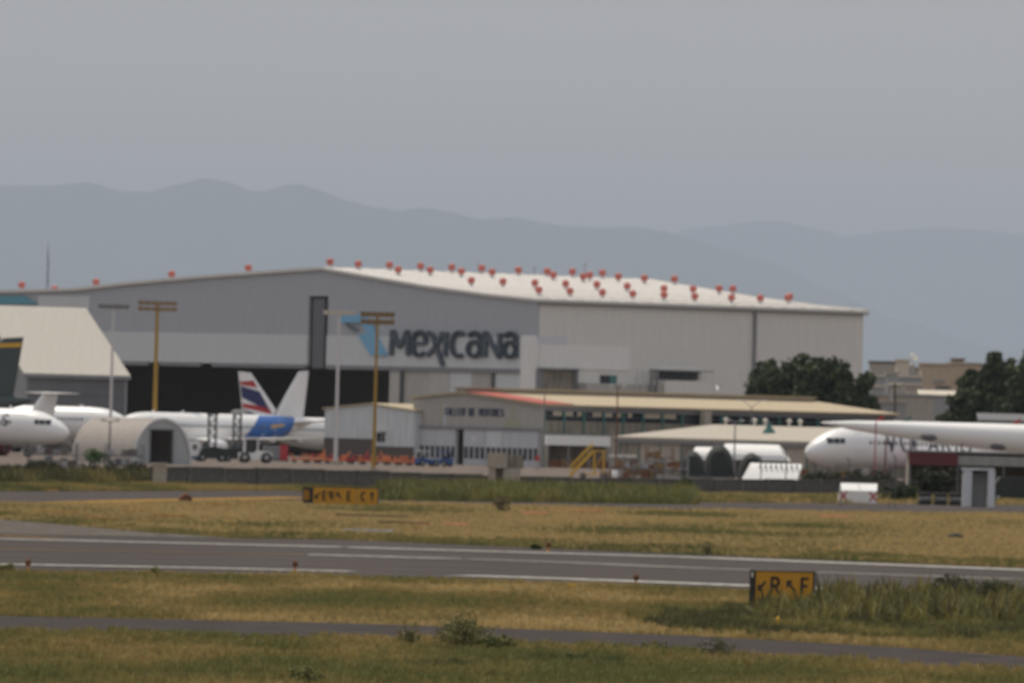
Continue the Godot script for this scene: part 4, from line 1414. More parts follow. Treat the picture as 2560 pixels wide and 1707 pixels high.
func airliner(called: String, label: String, g: Vector3, turn: float, body: Material, fin_mat: Material, opt := {}) -> Node3D:
	var drop: float = opt.get("wing_drop", 0.0)   # how far a loaded wing hangs down at its tip
	var low: float = opt.get("low", 0.0)      # how far its legs are pressed in
	var o := thing(called, label, "airliner", g - Vector3(0, low, 0), turn)
	var st := S()
	var rings := []
	for s in STATIONS:
		rings.append(circle(Vector3(18.0 - s[0], s[3], 0), Vector3(0, s[2], 0), Vector3(0, 0, s[1]), 28))
	loft(st, rings)
	obj("fuselage", st, body, o)
	# belly fairing
	st = S()
	rings = []
	for s in [[11.0, 0.3], [12.0, 1.2], [14.0, 1.75], [19.0, 1.75], [21.5, 1.2], [23.0, 0.3]]:
		rings.append(circle(Vector3(18.0 - s[0], 2.45, 0), Vector3(0, s[1] * 0.42, 0), Vector3(0, 0, s[1] * 1.15), 16))
	loft(st, rings)
	obj("belly_fairing", st, mats.belly_grey, o)
	for sd in [-1.0, 1.0]:
		# cockpit panes
		for k in 3:
			st = S()
			var t0 := [1.72, 2.34, 2.98]
			var t1 := [2.28, 2.92, 3.5]
			patch(st, func(u, v):
				var t: float = lerpf(t0[k], t1[k], u) + 0.12 * v
				var e := station(t)
				return skin_y(t, lerpf(4.28 + 0.02 * k, minf(4.84, e[2] + e[1] - 0.06), v), sd, 0.02), 3, 3)
			obj("cockpit_pane", st, mats.dark_glass, o)
		# rows of cabin windows are far too small to pick apart
		st = S()
		for k in 42:
			var t := 6.4 + k * 0.533
			patch(st, func(u, v): return skin_y(t + u * 0.24, 4.28 + v * 0.36, sd), 1, 1)
		tag(obj("cabin_windows", st, mats.dark_glass, o), "", "", "", "stuff")
		for t in [4.9, 29.2]:
			st = S()
			for e in [[0.0, 0.82, 0.0, 0.05], [0.0, 0.82, 1.8, 1.85], [0.0, 0.05, 0.05, 1.8], [0.77, 0.82, 0.05, 1.8]]:
				patch(st, func(u, v): return skin_y(t + lerpf(e[0], e[1], u), 3.55 + lerpf(e[2], e[3], v), sd), 2, 2)
			obj("door_outline", st, mats.belly_grey, o)
		# wing, with a fence at its tip
		st = S()
		var secs := [[1.6, 11.6, 19.3, 2.75, 0.5], [6.2, 14.4, 19.4, 3.2, 0.34], [16.6, 20.6, 22.1, 4.35, 0.11], [17.0, 21.1, 22.2, 4.4, 0.05]]
		rings = []
		for s in secs: rings.append(foil(Vector3(18 - s[1], s[3] + 0.12 - drop * s[0] / 17.0, sd * s[0]), Vector3(18 - s[2], s[3] - drop * s[0] / 17.0, sd * s[0]), Vector3(0, s[4], 0)))
		loft(st, rings)
		var wing := obj("wing", st, opt.get("wing", body), o)
		st = S()
		rings = [foil(Vector3(-3.2, 4.4 - drop, sd * 17.0), Vector3(-4.25, 4.4 - drop, sd * 17.0), Vector3(0, 0, 0.06)), foil(Vector3(-4.1, 5.5 - drop, sd * 17.35), Vector3(-4.7, 5.5 - drop, sd * 17.35), Vector3(0, 0, 0.03))]
		loft(st, rings)
		obj("wingtip_fence", st, body, wing)
		for z in [4.2, 8.2, 12.0]:
			st = S()
			var yy := lerpf(2.75, 4.35 - drop, (z - 1.6) / 15.0)
			var xx := 18.0 - lerpf(19.3, 22.1, (z - 1.6) / 15.0)
			lathe(st, Vector3(xx - 0.9, yy - 0.2, sd * z), Vector3(1, -0.03, 0), [Vector2(0, 0.03), Vector2(0.6, 0.16), Vector2(1.8, 0.22), Vector2(3.0, 0.05)], 8)
			obj("flap_fairing", st, opt.get("fairing", mats.belly_grey), wing)
		if opt.has("flaps"):
			for f in [[2.2, 5.9], [6.3, 12.6]]:
				st = S()
				rings = []
				for z in f:
					var k: float = (z - 1.6) / 15.0
					var x := 18.0 - lerpf(19.2, 21.8, k) if z > 6.1 else 18.0 - 19.3
					var y := lerpf(2.7, 4.25, k)
					rings.append(foil(Vector3(x + 0.25, y - 0.05, sd * z), Vector3(x - 1.25, y - 0.95, sd * z), Vector3(0.12, 0.16, 0)))
				loft(st, rings)
				obj("flap", st, opt.flaps, wing)
		# engine
		st = S()
		var ex := 18.0 - 10.6
		lathe(st, Vector3(ex, 1.75, sd * 5.75), Vector3(-1, 0, 0), [Vector2(0.5, 0.82), Vector2(0.05, 0.92), Vector2(0, 1.0), Vector2(0.15, 1.1), Vector2(1.2, 1.2), Vector2(2.6, 1.12), Vector2(3.6, 0.9), Vector2(3.62, 0.74)], 22, false)
		var en := obj("engine", st, opt.get("engine", body) if sd < 0 or not opt.has("far_engine") else opt.far_engine, o)
		st = S()
		lathe(st, Vector3(ex - 0.5, 1.75, sd * 5.75), Vector3(1, 0, 0), [Vector2(0, 0.84), Vector2(0.04, 0.3), Vector2(0.4, 0.05)], 18)
		obj("fan", st, mats.dark_trim, en)
		st = S()
		lathe(st, Vector3(ex - 3.2, 1.75, sd * 5.75), Vector3(-1, 0, 0), [Vector2(0, 0.72), Vector2(0.9, 0.48), Vector2(1.0, 0.3), Vector2(1.6, 0.05)], 16)
		obj("exhaust", st, mats.grey_metal, en)
		st = S()
		prism(st, [Vector2(ex - 0.9, 2.85), Vector2(ex - 3.4, 2.55), Vector2(ex - 5.4, 2.9), Vector2(ex - 4.5, 3.25), Vector2(ex - 2.2, 3.1)], sd * 5.75 - 0.16, sd * 5.75 + 0.16, on_z)
		obj("pylon", st, body, en)
		# main wheels
		st = S()
		tube(st, Vector3(0.3, 0.6 + low, sd * 3.8), Vector3(0.3, 2.9, sd * 3.5), 0.14)
		obj("gear_leg", st, mats.grey_metal, o)
		for dz in [-0.45, 0.45]: wheel(o, Vector3(0.3, 0.6 + low, sd * 3.8 + dz), 0.6, 0.42)
		wheel(o, Vector3(12.9, 0.4 + low, sd * 0.25), 0.4, 0.24)
		# tailplane
		if not opt.get("tail", true): continue
		st = S()
		rings = [foil(Vector3(18 - 32.2, 5.15, sd * 0.7), Vector3(18 - 35.9, 5.1, sd * 0.7), Vector3(0, 0.3, 0)), foil(Vector3(18 - 35.6, 5.75, sd * 6.2), Vector3(18 - 37.1, 5.75, sd * 6.2), Vector3(0, 0.1, 0))]
		loft(st, rings)
		obj("tailplane", st, body, o)
	st = S()
	tube(st, Vector3(12.9, 0.4 + low, 0), Vector3(12.9, 2.2, 0), 0.1)
	obj("gear_leg", st, mats.grey_metal, o)
	st = S()
	for b in [[7.0, 0.35], [12.5, 0.3]]:
		prism(st, [Vector2(18 - b[0], 6.0), Vector2(18 - b[0] - 0.5, 6.0), Vector2(18 - b[0] - 0.6, 6.35), Vector2(18 - b[0] - 0.4, 6.35)], -0.03, 0.03, on_z)
	obj("aerial", st, body, o)
	# fin
	var rl := Vector3(18 - 29.6, 5.55, 0)
	var rt := Vector3(18 - 35.7, 5.55, 0)
	var tl := Vector3(18 - 34.6, 11.6, 0)
	var tt := Vector3(18 - 36.6, 11.75, 0)
	st = S()
	rings = [foil(rl, rt, Vector3(0, 0, 0.36)), foil(tl, tt, Vector3(0, 0, 0.16))]
	loft(st, rings)
	if not opt.get("fin", true): return o
	var fin := obj("fin", st, fin_mat, o)
	for b in opt.get("fin_bands", []):
		for sd in [-1.0, 1.0]:
			st = S()
			# b: material, forward edge u, then v low and high at the front and at the back
			patch(st, func(u, v):
				var uu: float = lerpf(b[1], 0.97, u)
				var w: float = pow(u, 0.8)
				return fin_point(uu, lerpf(lerpf(b[2], b[4], w), lerpf(b[3], b[5], w), v), sd, rl, rt, tl, tt), 8, 5)
			obj("fin_stripe", st, b[0], fin)
	for c in opt.get("tail_patches", []):
		for sd in [-1.0, 1.0]:
			st = S()
			# c: material, angle low, angle high, front at low and high, back at low and high
			patch(st, func(u, v):
				var a: float = deg_to_rad(lerpf(c[1], c[2], v))
				var t: float = lerpf(lerpf(c[3], c[4], v), lerpf(c[5], c[6], v), u)
				return skin_at(t, a if sd > 0 else PI - a, 0.02), 10, 12)
			obj("tail_colour", st, c[0], o)
	if opt.has("title"):
		# lettering painted on the skin: [text, metres from the nose, foot, height, stroke, side, material, reversed]
		var t: Array = opt.title
		var pos: float = t[1]
		for ch in t[0]:
			st = S()
			for s in pen(ch):
				for k in s.size() - 1:
					var a: Vector2 = s[k] * t[3]
					var b: Vector2 = s[k + 1] * t[3]
					var n: Vector2 = (b - a).orthogonal().normalized() * t[4] * 0.5
					patch(st, func(u, v):
						var p: Vector2 = (a - (b - a).normalized() * t[4] * 0.3).lerp(b + (b - a).normalized() * t[4] * 0.3, u) + n * (v * 2.0 - 1.0)
						return skin_y(pos + p.x * t[7], t[2] + p.y, t[5], 0.02 + 0.002 * (k % 4)), 4, 2)
			obj("title_letter", st, t[6], o)
			pos += t[7] * t[3] * (0.42 if ch == "I" else 0.98)
	return o

func stand(px: float, d: float, turn: float, along: float) -> Vector3:
	# where an aircraft's own origin lies when the point that far along its axis is seen at px
	return ground_x(px, d) - Basis(Vector3.UP, turn) * Vector3(along, 0, 0)

func build_aircraft():
	var t := deg_to_rad(230)
	airliner("airliner", "white airliner with blue tail cone and plain white fin behind the arched hut", stand(778, 1412, t, -19.5), t, mats.aircraft_white, mats.aircraft_white,
		{"low": 0.55, "wing_drop": 1.1, "tail_patches": [[mats.livery_blue, -85.0, 72.0, 19.4, 26.6, 31.2, 33.6], [mats.livery_gold, 8.0, 20.0, 27.4, 27.7, 30.4, 30.6]]})
	t = deg_to_rad(33)
	airliner("airliner", "airliner with red, navy and white striped fin before the dark hangar doorway", stand(652, 1446, t, -14.8), t, mats.aircraft_white, mats.aircraft_white,
		{"low": 0.7, "fin_bands": [[mats.livery_red, 0.2, 0.68, 0.84, 0.72, 0.79], [mats.livery_navy, 0.2, 0.16, 0.6, 0.46, 0.70], [mats.livery_red, 0.22, 0.12, 0.27, 0.25, 0.34], [mats.livery_navy, 0.45, -0.02, 0.03, -0.02, 0.23]], "engine": mats.livery_navy})
	t = deg_to_rad(-24)
	airliner("airliner", "white airliner nose with dark lettering at the left edge before the arched hut", stand(170, 1262, t, 18.0), t, mats.aircraft_white, mats.aircraft_white,
		{"low": 0.6, "title": ["AS", 8.7, 4.1, 1.2, 0.2, 1.0, mats.livery_black, -1.0], "engine": mats.maroon})
	t = deg_to_rad(-20)
	airliner("airliner", "white airliner nose showing above the arched hut and pointing right", stand(336, 1405, t, 18.0), t, mats.aircraft_white, mats.livery_blue, {"low": 0.1, "engine": mats.belly_grey})
	t = deg_to_rad(180)
	var gr := airliner("airliner", "airliner with dark green fin and yellow band at the left edge", stand(50, 1352, t, -22.3), t, mats.livery_green, mats.livery_green,
		{"tail": false, "fin_bands": [[mats.yellow_band, 0.03, 0.84, 0.91, 0.84, 0.91]]})
	gr.scale = Vector3.ONE * 1.2
	t = deg_to_rad(215)
	airliner("airliner", "large white airliner with dark title and nose pointing left behind the boundary wall", stand(2013, 1105, t, 18.0), t, mats.aircraft_white, mats.livery_magenta,
		{"low": 0.3, "title": ["VOLARIS", 8.6, 3.7, 1.75, 0.28, -1.0, mats.livery_black, 1.0], "engine": mats.livery_magenta, "far_engine": mats.belly_grey})
	stored_fuselage()
	turboprop()

func stored_fuselage():
	# long tapering rear half of an old fuselage, kept on cradles; its tail tip points left
	var o := thing("stored_fuselage", "stored white rear fuselage on rusty cradles tapering to the left at the right edge", "aircraft fuselage", ground_x(2050, 1035.0), deg_to_rad(-2))
	var st := S()
	var rings := []
	for s in [[0.0, 6.02, 5.86, 0.1], [1.2, 6.1, 5.66, 0.3], [3.0, 6.2, 5.3, 0.5], [7.0, 6.27, 4.75, 0.8], [11.0, 6.28, 4.27, 1.05], [15.0, 6.28, 3.85, 1.3], [20.0, 6.28, 3.45, 1.5], [26.0, 6.28, 3.2, 1.65], [34.0, 6.28, 3.05, 1.7]]:
		var c := Vector3(s[0], (s[1] + s[2]) * 0.5, 0)
		var h: float = (s[1] - s[2]) * 0.5
		rings.append(circle(c, Vector3(0, h, 0), Vector3(0, 0, s[3]), 24))
	loft(st, rings)
	obj("shell", st, mats.aircraft_white, o)
	for e in [[9.2, 4.9], [15.6, 4.2]]:
		st = S()
		lathe(st, Vector3(e[0], e[1], 1.0), Vector3(1, -0.08, 0), [Vector2(0, 0.05), Vector2(0.3, 0.3), Vector2(1.1, 0.34), Vector2(1.5, 0.1)], 10)
		obj("fairing", st, mats.dark_trim, o)
	for e in [[4.9, mats.livery_red], [7.4, mats.teal_post], [17.5, mats.livery_red]]:
		st = S()
		prism(st, [Vector2(e[0], 6.2), Vector2(e[0] + 0.5, 6.2), Vector2(e[0] + 1.0, 6.75), Vector2(e[0] + 0.75, 6.75)], -0.04, 0.04, on_z)
		obj("aerial", st, e[1], o)
	for x in [6.0, 13.0, 21.0, 29.0]:
		st = S()
		for z in [-0.7, 0.7]: tube(st, Vector3(x, 0, z * 1.3), Vector3(x, 4.9 - x * 0.05, z), 0.09, 0.09, 6)
		tube(st, Vector3(x, 1.6, -0.9), Vector3(x, 1.6, 0.9), 0.06, 0.06, 6)
		obj("cradle", st, mats.rust_brown, o)

func turboprop():
	# tail end of a T-tailed turboprop behind the arched hut
	var o := thing("turboprop", "white T-tailed turboprop facing left behind the airliner nose and the arched hut", "turboprop", ground_x(-28, 1335.0), deg_to_rad(180 + 40))
	var st := S()
	var rings := []
	for s in [[13.0, 0.05, 2.2], [12.7, 0.5, 2.2], [12.0, 0.95, 2.3], [10.6, 1.3, 2.5], [9.0, 1.42, 2.6], [0.0, 1.42, 2.6], [-3.0, 1.36, 2.65], [-6.5, 0.95, 2.95], [-9.0, 0.5, 3.3], [-10.2, 0.15, 3.5]]:
		rings.append(circle(Vector3(s[0], s[2], 0), Vector3(0, s[1], 0), Vector3(0, 0, s[1]), 20))
	loft(st, rings)
	obj("fuselage", st, mats.aircraft_white, o)
	st = S()
	loft(st, [foil(Vector3(-4.6, 3.6, 0), Vector3(-9.4, 3.7, 0), Vector3(0, 0, 0.4)), foil(Vector3(-7.8, 7.3, 0), Vector3(-10.1, 7.3, 0), Vector3(0, 0, 0.26))])
	obj("fin", st, mats.aircraft_white, o)
	for sd in [-1.0, 1.0]:
		st = S()
		loft(st, [foil(Vector3(-7.9, 7.42, 0), Vector3(-10.0, 7.38, 0), Vector3(0, 0.24, 0)), foil(Vector3(-8.7, 7.42, sd * 4.6), Vector3(-10.0, 7.4, sd * 4.6), Vector3(0, 0.12, 0))])
		obj("tailplane", st, mats.aircraft_white, o)
		st = S()
		loft(st, [foil(Vector3(2.9, 4.1, 0), Vector3(0.4, 4.0, 0), Vector3(0, 0.4, 0)), foil(Vector3(2.3, 4.25, sd * 12.2), Vector3(0.9, 4.2, sd * 12.2), Vector3(0, 0.16, 0))])
		obj("wing", st, mats.aircraft_white, o)
		st = S()
		lathe(st, Vector3(5.2, 3.75, sd * 4.1), Vector3(-1, 0, 0), [Vector2(0, 0.3), Vector2(0.3, 0.42), Vector2(2.0, 0.5), Vector2(4.0, 0.45), Vector2(5.6, 0.1)], 12)
		var en := obj("engine", st, mats.aircraft_white, o)
		for k in 6:
			st = S()
			var a := k * TAU / 6
			box(st, Vector3(5.3, 3.75 + cos(a) * 1.0, sd * 4.1 + sin(a) * 1.0), Vector3(0.05, 1.9, 0.2), Basis(Vector3.RIGHT, a))
			obj("propeller_blade", st, mats.dark_trim, en)
		wheel(o, Vector3(1.5, 0.42, sd * 2.0), 0.42, 0.3)
		st = S()
		tube(st, Vector3(1.5, 0.42, sd * 1.9), Vector3(1.5, 1.6, sd * 1.0), 0.09)
		obj("gear_leg", st, mats.grey_metal, o)
		st = S()
		for k in 18: box(st, Vector3(7.0 - k * 0.75, 2.95, sd * 1.39), Vector3(0.3, 0.36, 0.06))
		tag(obj("cabin_windows", st, mats.dark_glass, o), "", "", "", "stuff")
	wheel(o, Vector3(10.4, 0.34, 0), 0.34, 0.24)

# ---------------------------------------------------------------- lamp masts
func mast(label: String, px: float, d: float, top: float, r: float, m: Material, lamp: Material, half: float, rows: int, group: String):
	var g := ground_x(px, d)
	var h: float = at(px, top, d).y
	var o := thing("floodlight_mast", label, "floodlight mast", g, 0.12, group)
	var st := S()
	tube(st, Vector3(0, 0, 0), Vector3(0, h - 0.6, 0), r, r * 0.6, 10)
	obj("pole", st, m, o)
	st = S()
	box(st, Vector3(0, 0.2, 0), Vector3(r * 4, 0.4, r * 4))
	obj("foot", st, mats.concrete, o)
	st = S()
	for k in rows:
		tube(st, Vector3(-half, h - 0.55 - k * 0.75, 0), Vector3(half, h - 0.55 - k * 0.75, 0), 0.07, 0.07, 6)
	tube(st, Vector3(-half * 0.95, h - 0.55 - (rows - 1) * 0.75, 0), Vector3(-half * 0.95, h - 0.2, 0), 0.05, 0.05, 6)
	tube(st, Vector3(half * 0.95, h - 0.55 - (rows - 1) * 0.75, 0), Vector3(half * 0.95, h - 0.2, 0), 0.05, 0.05, 6)
	obj("crossarm", st, m, o)
	var n := 6
	for k in rows:
		for i in n:
			st = S()
			var x := lerpf(-half + 0.2, half - 0.2, float(i) / (n - 1))
			var y := h - 0.25 - k * 0.75
			var b := Basis(Vector3.UP, (i - 2.5) * 0.12) * Basis(Vector3.RIGHT, 0.45)
			var lw := half / n * 1.1
			prism(st, [Vector2(-lw * 0.5, -0.14), Vector2(-lw, -0.26), Vector2(-lw, 0.26), Vector2(-lw * 0.5, 0.14)], -0.2, 0.2, func(u, v, d): return Vector3(x, y, 0.1) + b * Vector3(lw * d * 4.6, v, -u))
			var lp := obj("floodlight", st, lamp, o)
			st = S()
			box(st, Vector3(x, y, 0.1) + b * Vector3(0, 0, lw + 0.01), Vector3(lw * 1.6, 0.44, 0.02), b)
			obj("lens", st, lamp, lp)
	return o

func build_masts():
	mast("slim white floodlight mast in front of the cream hall at the left", 273, 1300.0, 758, 0.2, mats.mast_white, mats.mid_grey, 1.65, 1, "")
	mast("yellow floodlight mast with two lamp rows before the left half of the hangar", 383, 1400.0, 749, 0.34, mats.mast_yellow, mats.lamp_brown, 2.2, 2, "")
	mast("white floodlight mast standing behind the orange carts beside the striped fin", 838, 1275.0, 773, 0.25, mats.mast_white, mats.lamp_pale, 1.7, 1, "")
	mast("nearest yellow floodlight mast in front of the hangar lettering", 933, 1098.0, 776, 0.2, mats.mast_yellow, mats.lamp_brown, 1.55, 2, "")
	var data := [[1539, 1126, 965, 1220.0, "slim rusty lamp pole with a pale lamp before the tan workshop windows", "rust_brown", true], [1357, 1100, 985, 1330.0, "thin grey pole at the corner of the engine workshop", "mid_grey", false], [1835, 1110, 1052, 1190.0, "short grey lamp pole before the low cream roof", "mid_grey", true], [272, 1140, 1052, 1130.0, "short dark lamp pole with two arms in front of the arched hut", "dark_trim", true]]
	for e in data:
		var g := ground_x(e[0], e[3])
		var h: float = at(e[0], e[2], e[3]).y
		var o := thing("lamp_pole", e[4], "lamp pole", g)
		var st := S()
		tube(st, Vector3.ZERO, Vector3(0, h, 0), 0.11, 0.07, 8)
		obj("pole", st, mats[e[5]], o)
		if e[6]:
			for sd in [-1.0, 1.0]:
				st = S()
				tube(st, Vector3(0, h - 0.15, 0), Vector3(sd * 0.6, h + 0.05, 0), 0.05, 0.04, 6)
				obj("arm", st, mats[e[5]], o)
				st = S()
				box(st, Vector3(sd * 0.7, h + 0.06, 0), Vector3(0.5, 0.16, 0.24))
				obj("lamp_head", st, mats.lamp_pale if e[0] > 300 else mats.mid_grey, o)
	# twin-armed mast over the right part of the workshop roof
	var g := ground_x(1875, 1340.0)
	var o := thing("twin_arm_pole", "slender pole with two raised arms above the tan workshop roof", "lamp pole", g)
	var h: float = at(1875, 1018, 1340.0).y
	var st := S()
	tube(st, Vector3.ZERO, Vector3(0, h, 0), 0.09, 0.07, 6)
	obj("pole", st, mats.mid_grey, o)
	for sd in [-1.0, 1.0]:
		st = S()
		tube(st, Vector3(0, h, 0), Vector3(sd * 1.0, h + 0.75, 0), 0.05, 0.04, 6)
		obj("arm", st, mats.mid_grey, o)
		st = S()
		box(st, Vector3(sd * 1.35, h + 0.85, 0), Vector3(1.0, 0.1, 0.25))
		obj("lamp_head", st, mats.pale_metal, o)
	# lattice aerial far behind the hangar
	g = ground_x(107, 1900.0)
	o = thing("aerial_tower", "thin lattice aerial tower rising behind the hangar roof at the far left", "aerial tower", g)
	h = at(107, 606, 1900.0).y
	st = S()
	for k in 3:
		var a := k * TAU / 3
		tube(st, Vector3(cos(a) * 0.35, 0, sin(a) * 0.35), Vector3(cos(a) * 0.12, h - 3, sin(a) * 0.12), 0.05, 0.05, 4)
	for k in 22:
		var y := h * k / 23.0
		var rr := lerpf(0.35, 0.12, y / h)
		for i in 3:
			var a := i * TAU / 3
			var b := (i + 1) * TAU / 3
			tube(st, Vector3(cos(a) * rr, y, sin(a) * rr), Vector3(cos(b) * rr, y + h / 23.0, sin(b) * rr), 0.03, 0.03, 4)
	obj("lattice", st, mats.mid_grey, o)
	st = S()
	tube(st, Vector3(0, h - 3, 0), Vector3(0, h, 0), 0.07, 0.04, 5)
	obj("whip_aerial", st, mats.mid_grey, o)

# ---------------------------------------------------------------- things on the apron
func cart(label: String, px: float, d: float, turn: float, frame: Material, bar: Material, up: float):
	var o := thing("baggage_dolly", label, "baggage dolly", ground_x(px, d), turn, "orange and red dollies parked on the apron")
	var st := S()
	box(st, Vector3(0, 0.52, 0), Vector3(2.3, 0.1, 1.35))
	for z in [-0.62, 0.62]: box(st, Vector3(0, 0.42, z), Vector3(2.3, 0.14, 0.08))
	obj("deck", st, frame, o)
	for x in [-1.08, 1.08]:
		st = S()
		for z in [-0.6, 0.0, 0.6]: tube(st, Vector3(x, 0.5, z), Vector3(x, 1.05, z), 0.04, 0.04, 6)
		tube(st, Vector3(x, 1.05, -0.62), Vector3(x, 1.05, 0.62), 0.045, 0.045, 6)
		tube(st, Vector3(x, 0.55, -0.6), Vector3(x, 1.05, 0.6), 0.03, 0.03, 6)
		obj("end_rail", st, frame, o)
	st = S()
	tube(st, Vector3(1.1, 0.45, -0.35), Vector3(1.1 + 1.3 * cos(up), 0.45 + 1.3 * sin(up), 0), 0.05, 0.05, 6)
	tube(st, Vector3(1.1, 0.45, 0.35), Vector3(1.1 + 1.3 * cos(up), 0.45 + 1.3 * sin(up), 0), 0.05, 0.05, 6)
	obj("tow_bar", st, bar, o)
	for x in [-0.75, 0.75]:
		for z in [-0.55, 0.55]: wheel(o, Vector3(x, 0.2, z), 0.2, 0.14)

func tug(label: String, px: float, d: float, turn: float, body: Material, cab: Material):
	var o := thing("baggage_tractor", label, "tractor", ground_x(px, d), turn)
	var st := S()
	prism(st, [Vector2(-1.3, 0.35), Vector2(-1.3, 0.95), Vector2(-0.3, 0.95), Vector2(-0.2, 0.85), Vector2(1.15, 0.8), Vector2(1.35, 0.6), Vector2(1.35, 0.35)], -0.62, 0.62, on_z)
	obj("body", st, body, o)
	st = S()
	for x in [-1.1, 0.1]:
		for z in [-0.55, 0.55]: tube(st, Vector3(x, 0.9, z), Vector3(x * 0.9, 1.75, z), 0.035, 0.035, 6)
	obj("cab_frame", st, cab, o)
	st = S()
	box(st, Vector3(-0.45, 1.79, 0), Vector3(1.35, 0.08, 1.25))
	obj("roof", st, cab, o)
	st = S()
	box(st, Vector3(-0.75, 1.1, 0), Vector3(0.5, 0.3, 0.9))
	box(st, Vector3(-0.98, 1.35, 0), Vector3(0.1, 0.5, 0.9))
	obj("seat", st, mats.tyre, o)
	for x in [-0.85, 0.9]:
		for z in [-0.6, 0.6]: wheel(o, Vector3(x, 0.36, z), 0.36, 0.22)
	for z in [-0.4, 0.4]:
		st = S()
		lathe(st, Vector3(1.3, 0.68, z), Vector3(1, 0, 0), [Vector2(0, 0.1), Vector2(0.08, 0.1), Vector2(0.1, 0.03)], 8)
		obj("headlight", st, mats.lamp_pale, o)

func capsule_field(bones: Array, p: Vector3, grow: float) -> float:
	var e := 0.0
	for b in bones:
		var ab: Vector3 = b[1] - b[0]
		var t := clampf((p - b[0]).dot(ab) / maxf(ab.length_squared(), 1e-6), 0.0, 1.0)
		var d: float = (p - (b[0] + ab * t)).length() - lerpf(b[2], b[3], t) - grow
		e += exp(-d * 38.0)
	return -log(maxf(e, 1e-12)) / 38.0

func nets(st: SurfaceTool, bones: Array, grow: float, cell: float):
	# surface nets over the joined capsules
	var lo := Vector3.INF
	var hi := -Vector3.INF
	for b in bones:
		for k in 2:
			var r: float = b[2 + k] + grow + cell * 2.0
			lo = lo.min(b[k] - Vector3.ONE * r)
			hi = hi.max(b[k] + Vector3.ONE * r)
	var n := Vector3i(((hi - lo) / cell).ceil()) + Vector3i.ONE
	var val := PackedFloat32Array()
	val.resize(n.x * n.y * n.z)
	for k in n.z:
		for j in n.y:
			for i in n.x: val[i + n.x * (j + n.y * k)] = capsule_field(bones, lo + Vector3(i, j, k) * cell, grow)
	var verts := {}
	var ix := func(i, j, k): return i + n.x * (j + n.y * k)
	for k in n.z - 1:
		for j in n.y - 1:
			for i in n.x - 1:
				var sum := Vector3.ZERO
				var c := 0
				for e in [[0, 0, 0, 1, 0, 0], [0, 1, 0, 1, 1, 0], [0, 0, 1, 1, 0, 1], [0, 1, 1, 1, 1, 1], [0, 0, 0, 0, 1, 0], [1, 0, 0, 1, 1, 0], [0, 0, 1, 0, 1, 1], [1, 0, 1, 1, 1, 1], [0, 0, 0, 0, 0, 1], [1, 0, 0, 1, 0, 1], [0, 1, 0, 0, 1, 1], [1, 1, 0, 1, 1, 1]]:
					var a: float = val[ix.call(i + e[0], j + e[1], k + e[2])]
					var b: float = val[ix.call(i + e[3], j + e[4], k + e[5])]
					if (a < 0.0) != (b < 0.0):
						sum += Vector3(e[0], e[1], e[2]).lerp(Vector3(e[3], e[4], e[5]), a / (a - b))
						c += 1
				if c: verts[ix.call(i, j, k)] = lo + (Vector3(i, j, k) + sum / c) * cell
	st.set_smooth_group(1)
	for k in range(1, n.z - 1):
		for j in range(1, n.y - 1):
			for i in range(1, n.x - 1):
				var a: float = val[ix.call(i, j, k)]
				for ax in 3:
					var b: float = val[ix.call(i + (1 if ax == 0 else 0), j + (1 if ax == 1 else 0), k + (1 if ax == 2 else 0))]
					if (a < 0.0) == (b < 0.0): continue
					var q: Array
					if ax == 0: q = [verts[ix.call(i, j - 1, k - 1)], verts[ix.call(i, j, k - 1)], verts[ix.call(i, j, k)], verts[ix.call(i, j - 1, k)]]
					elif ax == 1: q = [verts[ix.call(i - 1, j, k - 1)], verts[ix.call(i - 1, j, k)], verts[ix.call(i, j, k)], verts[ix.call(i, j, k - 1)]]
					else: q = [verts[ix.call(i - 1, j - 1, k)], verts[ix.call(i, j - 1, k)], verts[ix.call(i, j, k)], verts[ix.call(i - 1, j, k)]]
					if a < 0.0: q.reverse()
					for w in [0, 1, 2, 0, 2, 3]: st.add_vertex(q[w])

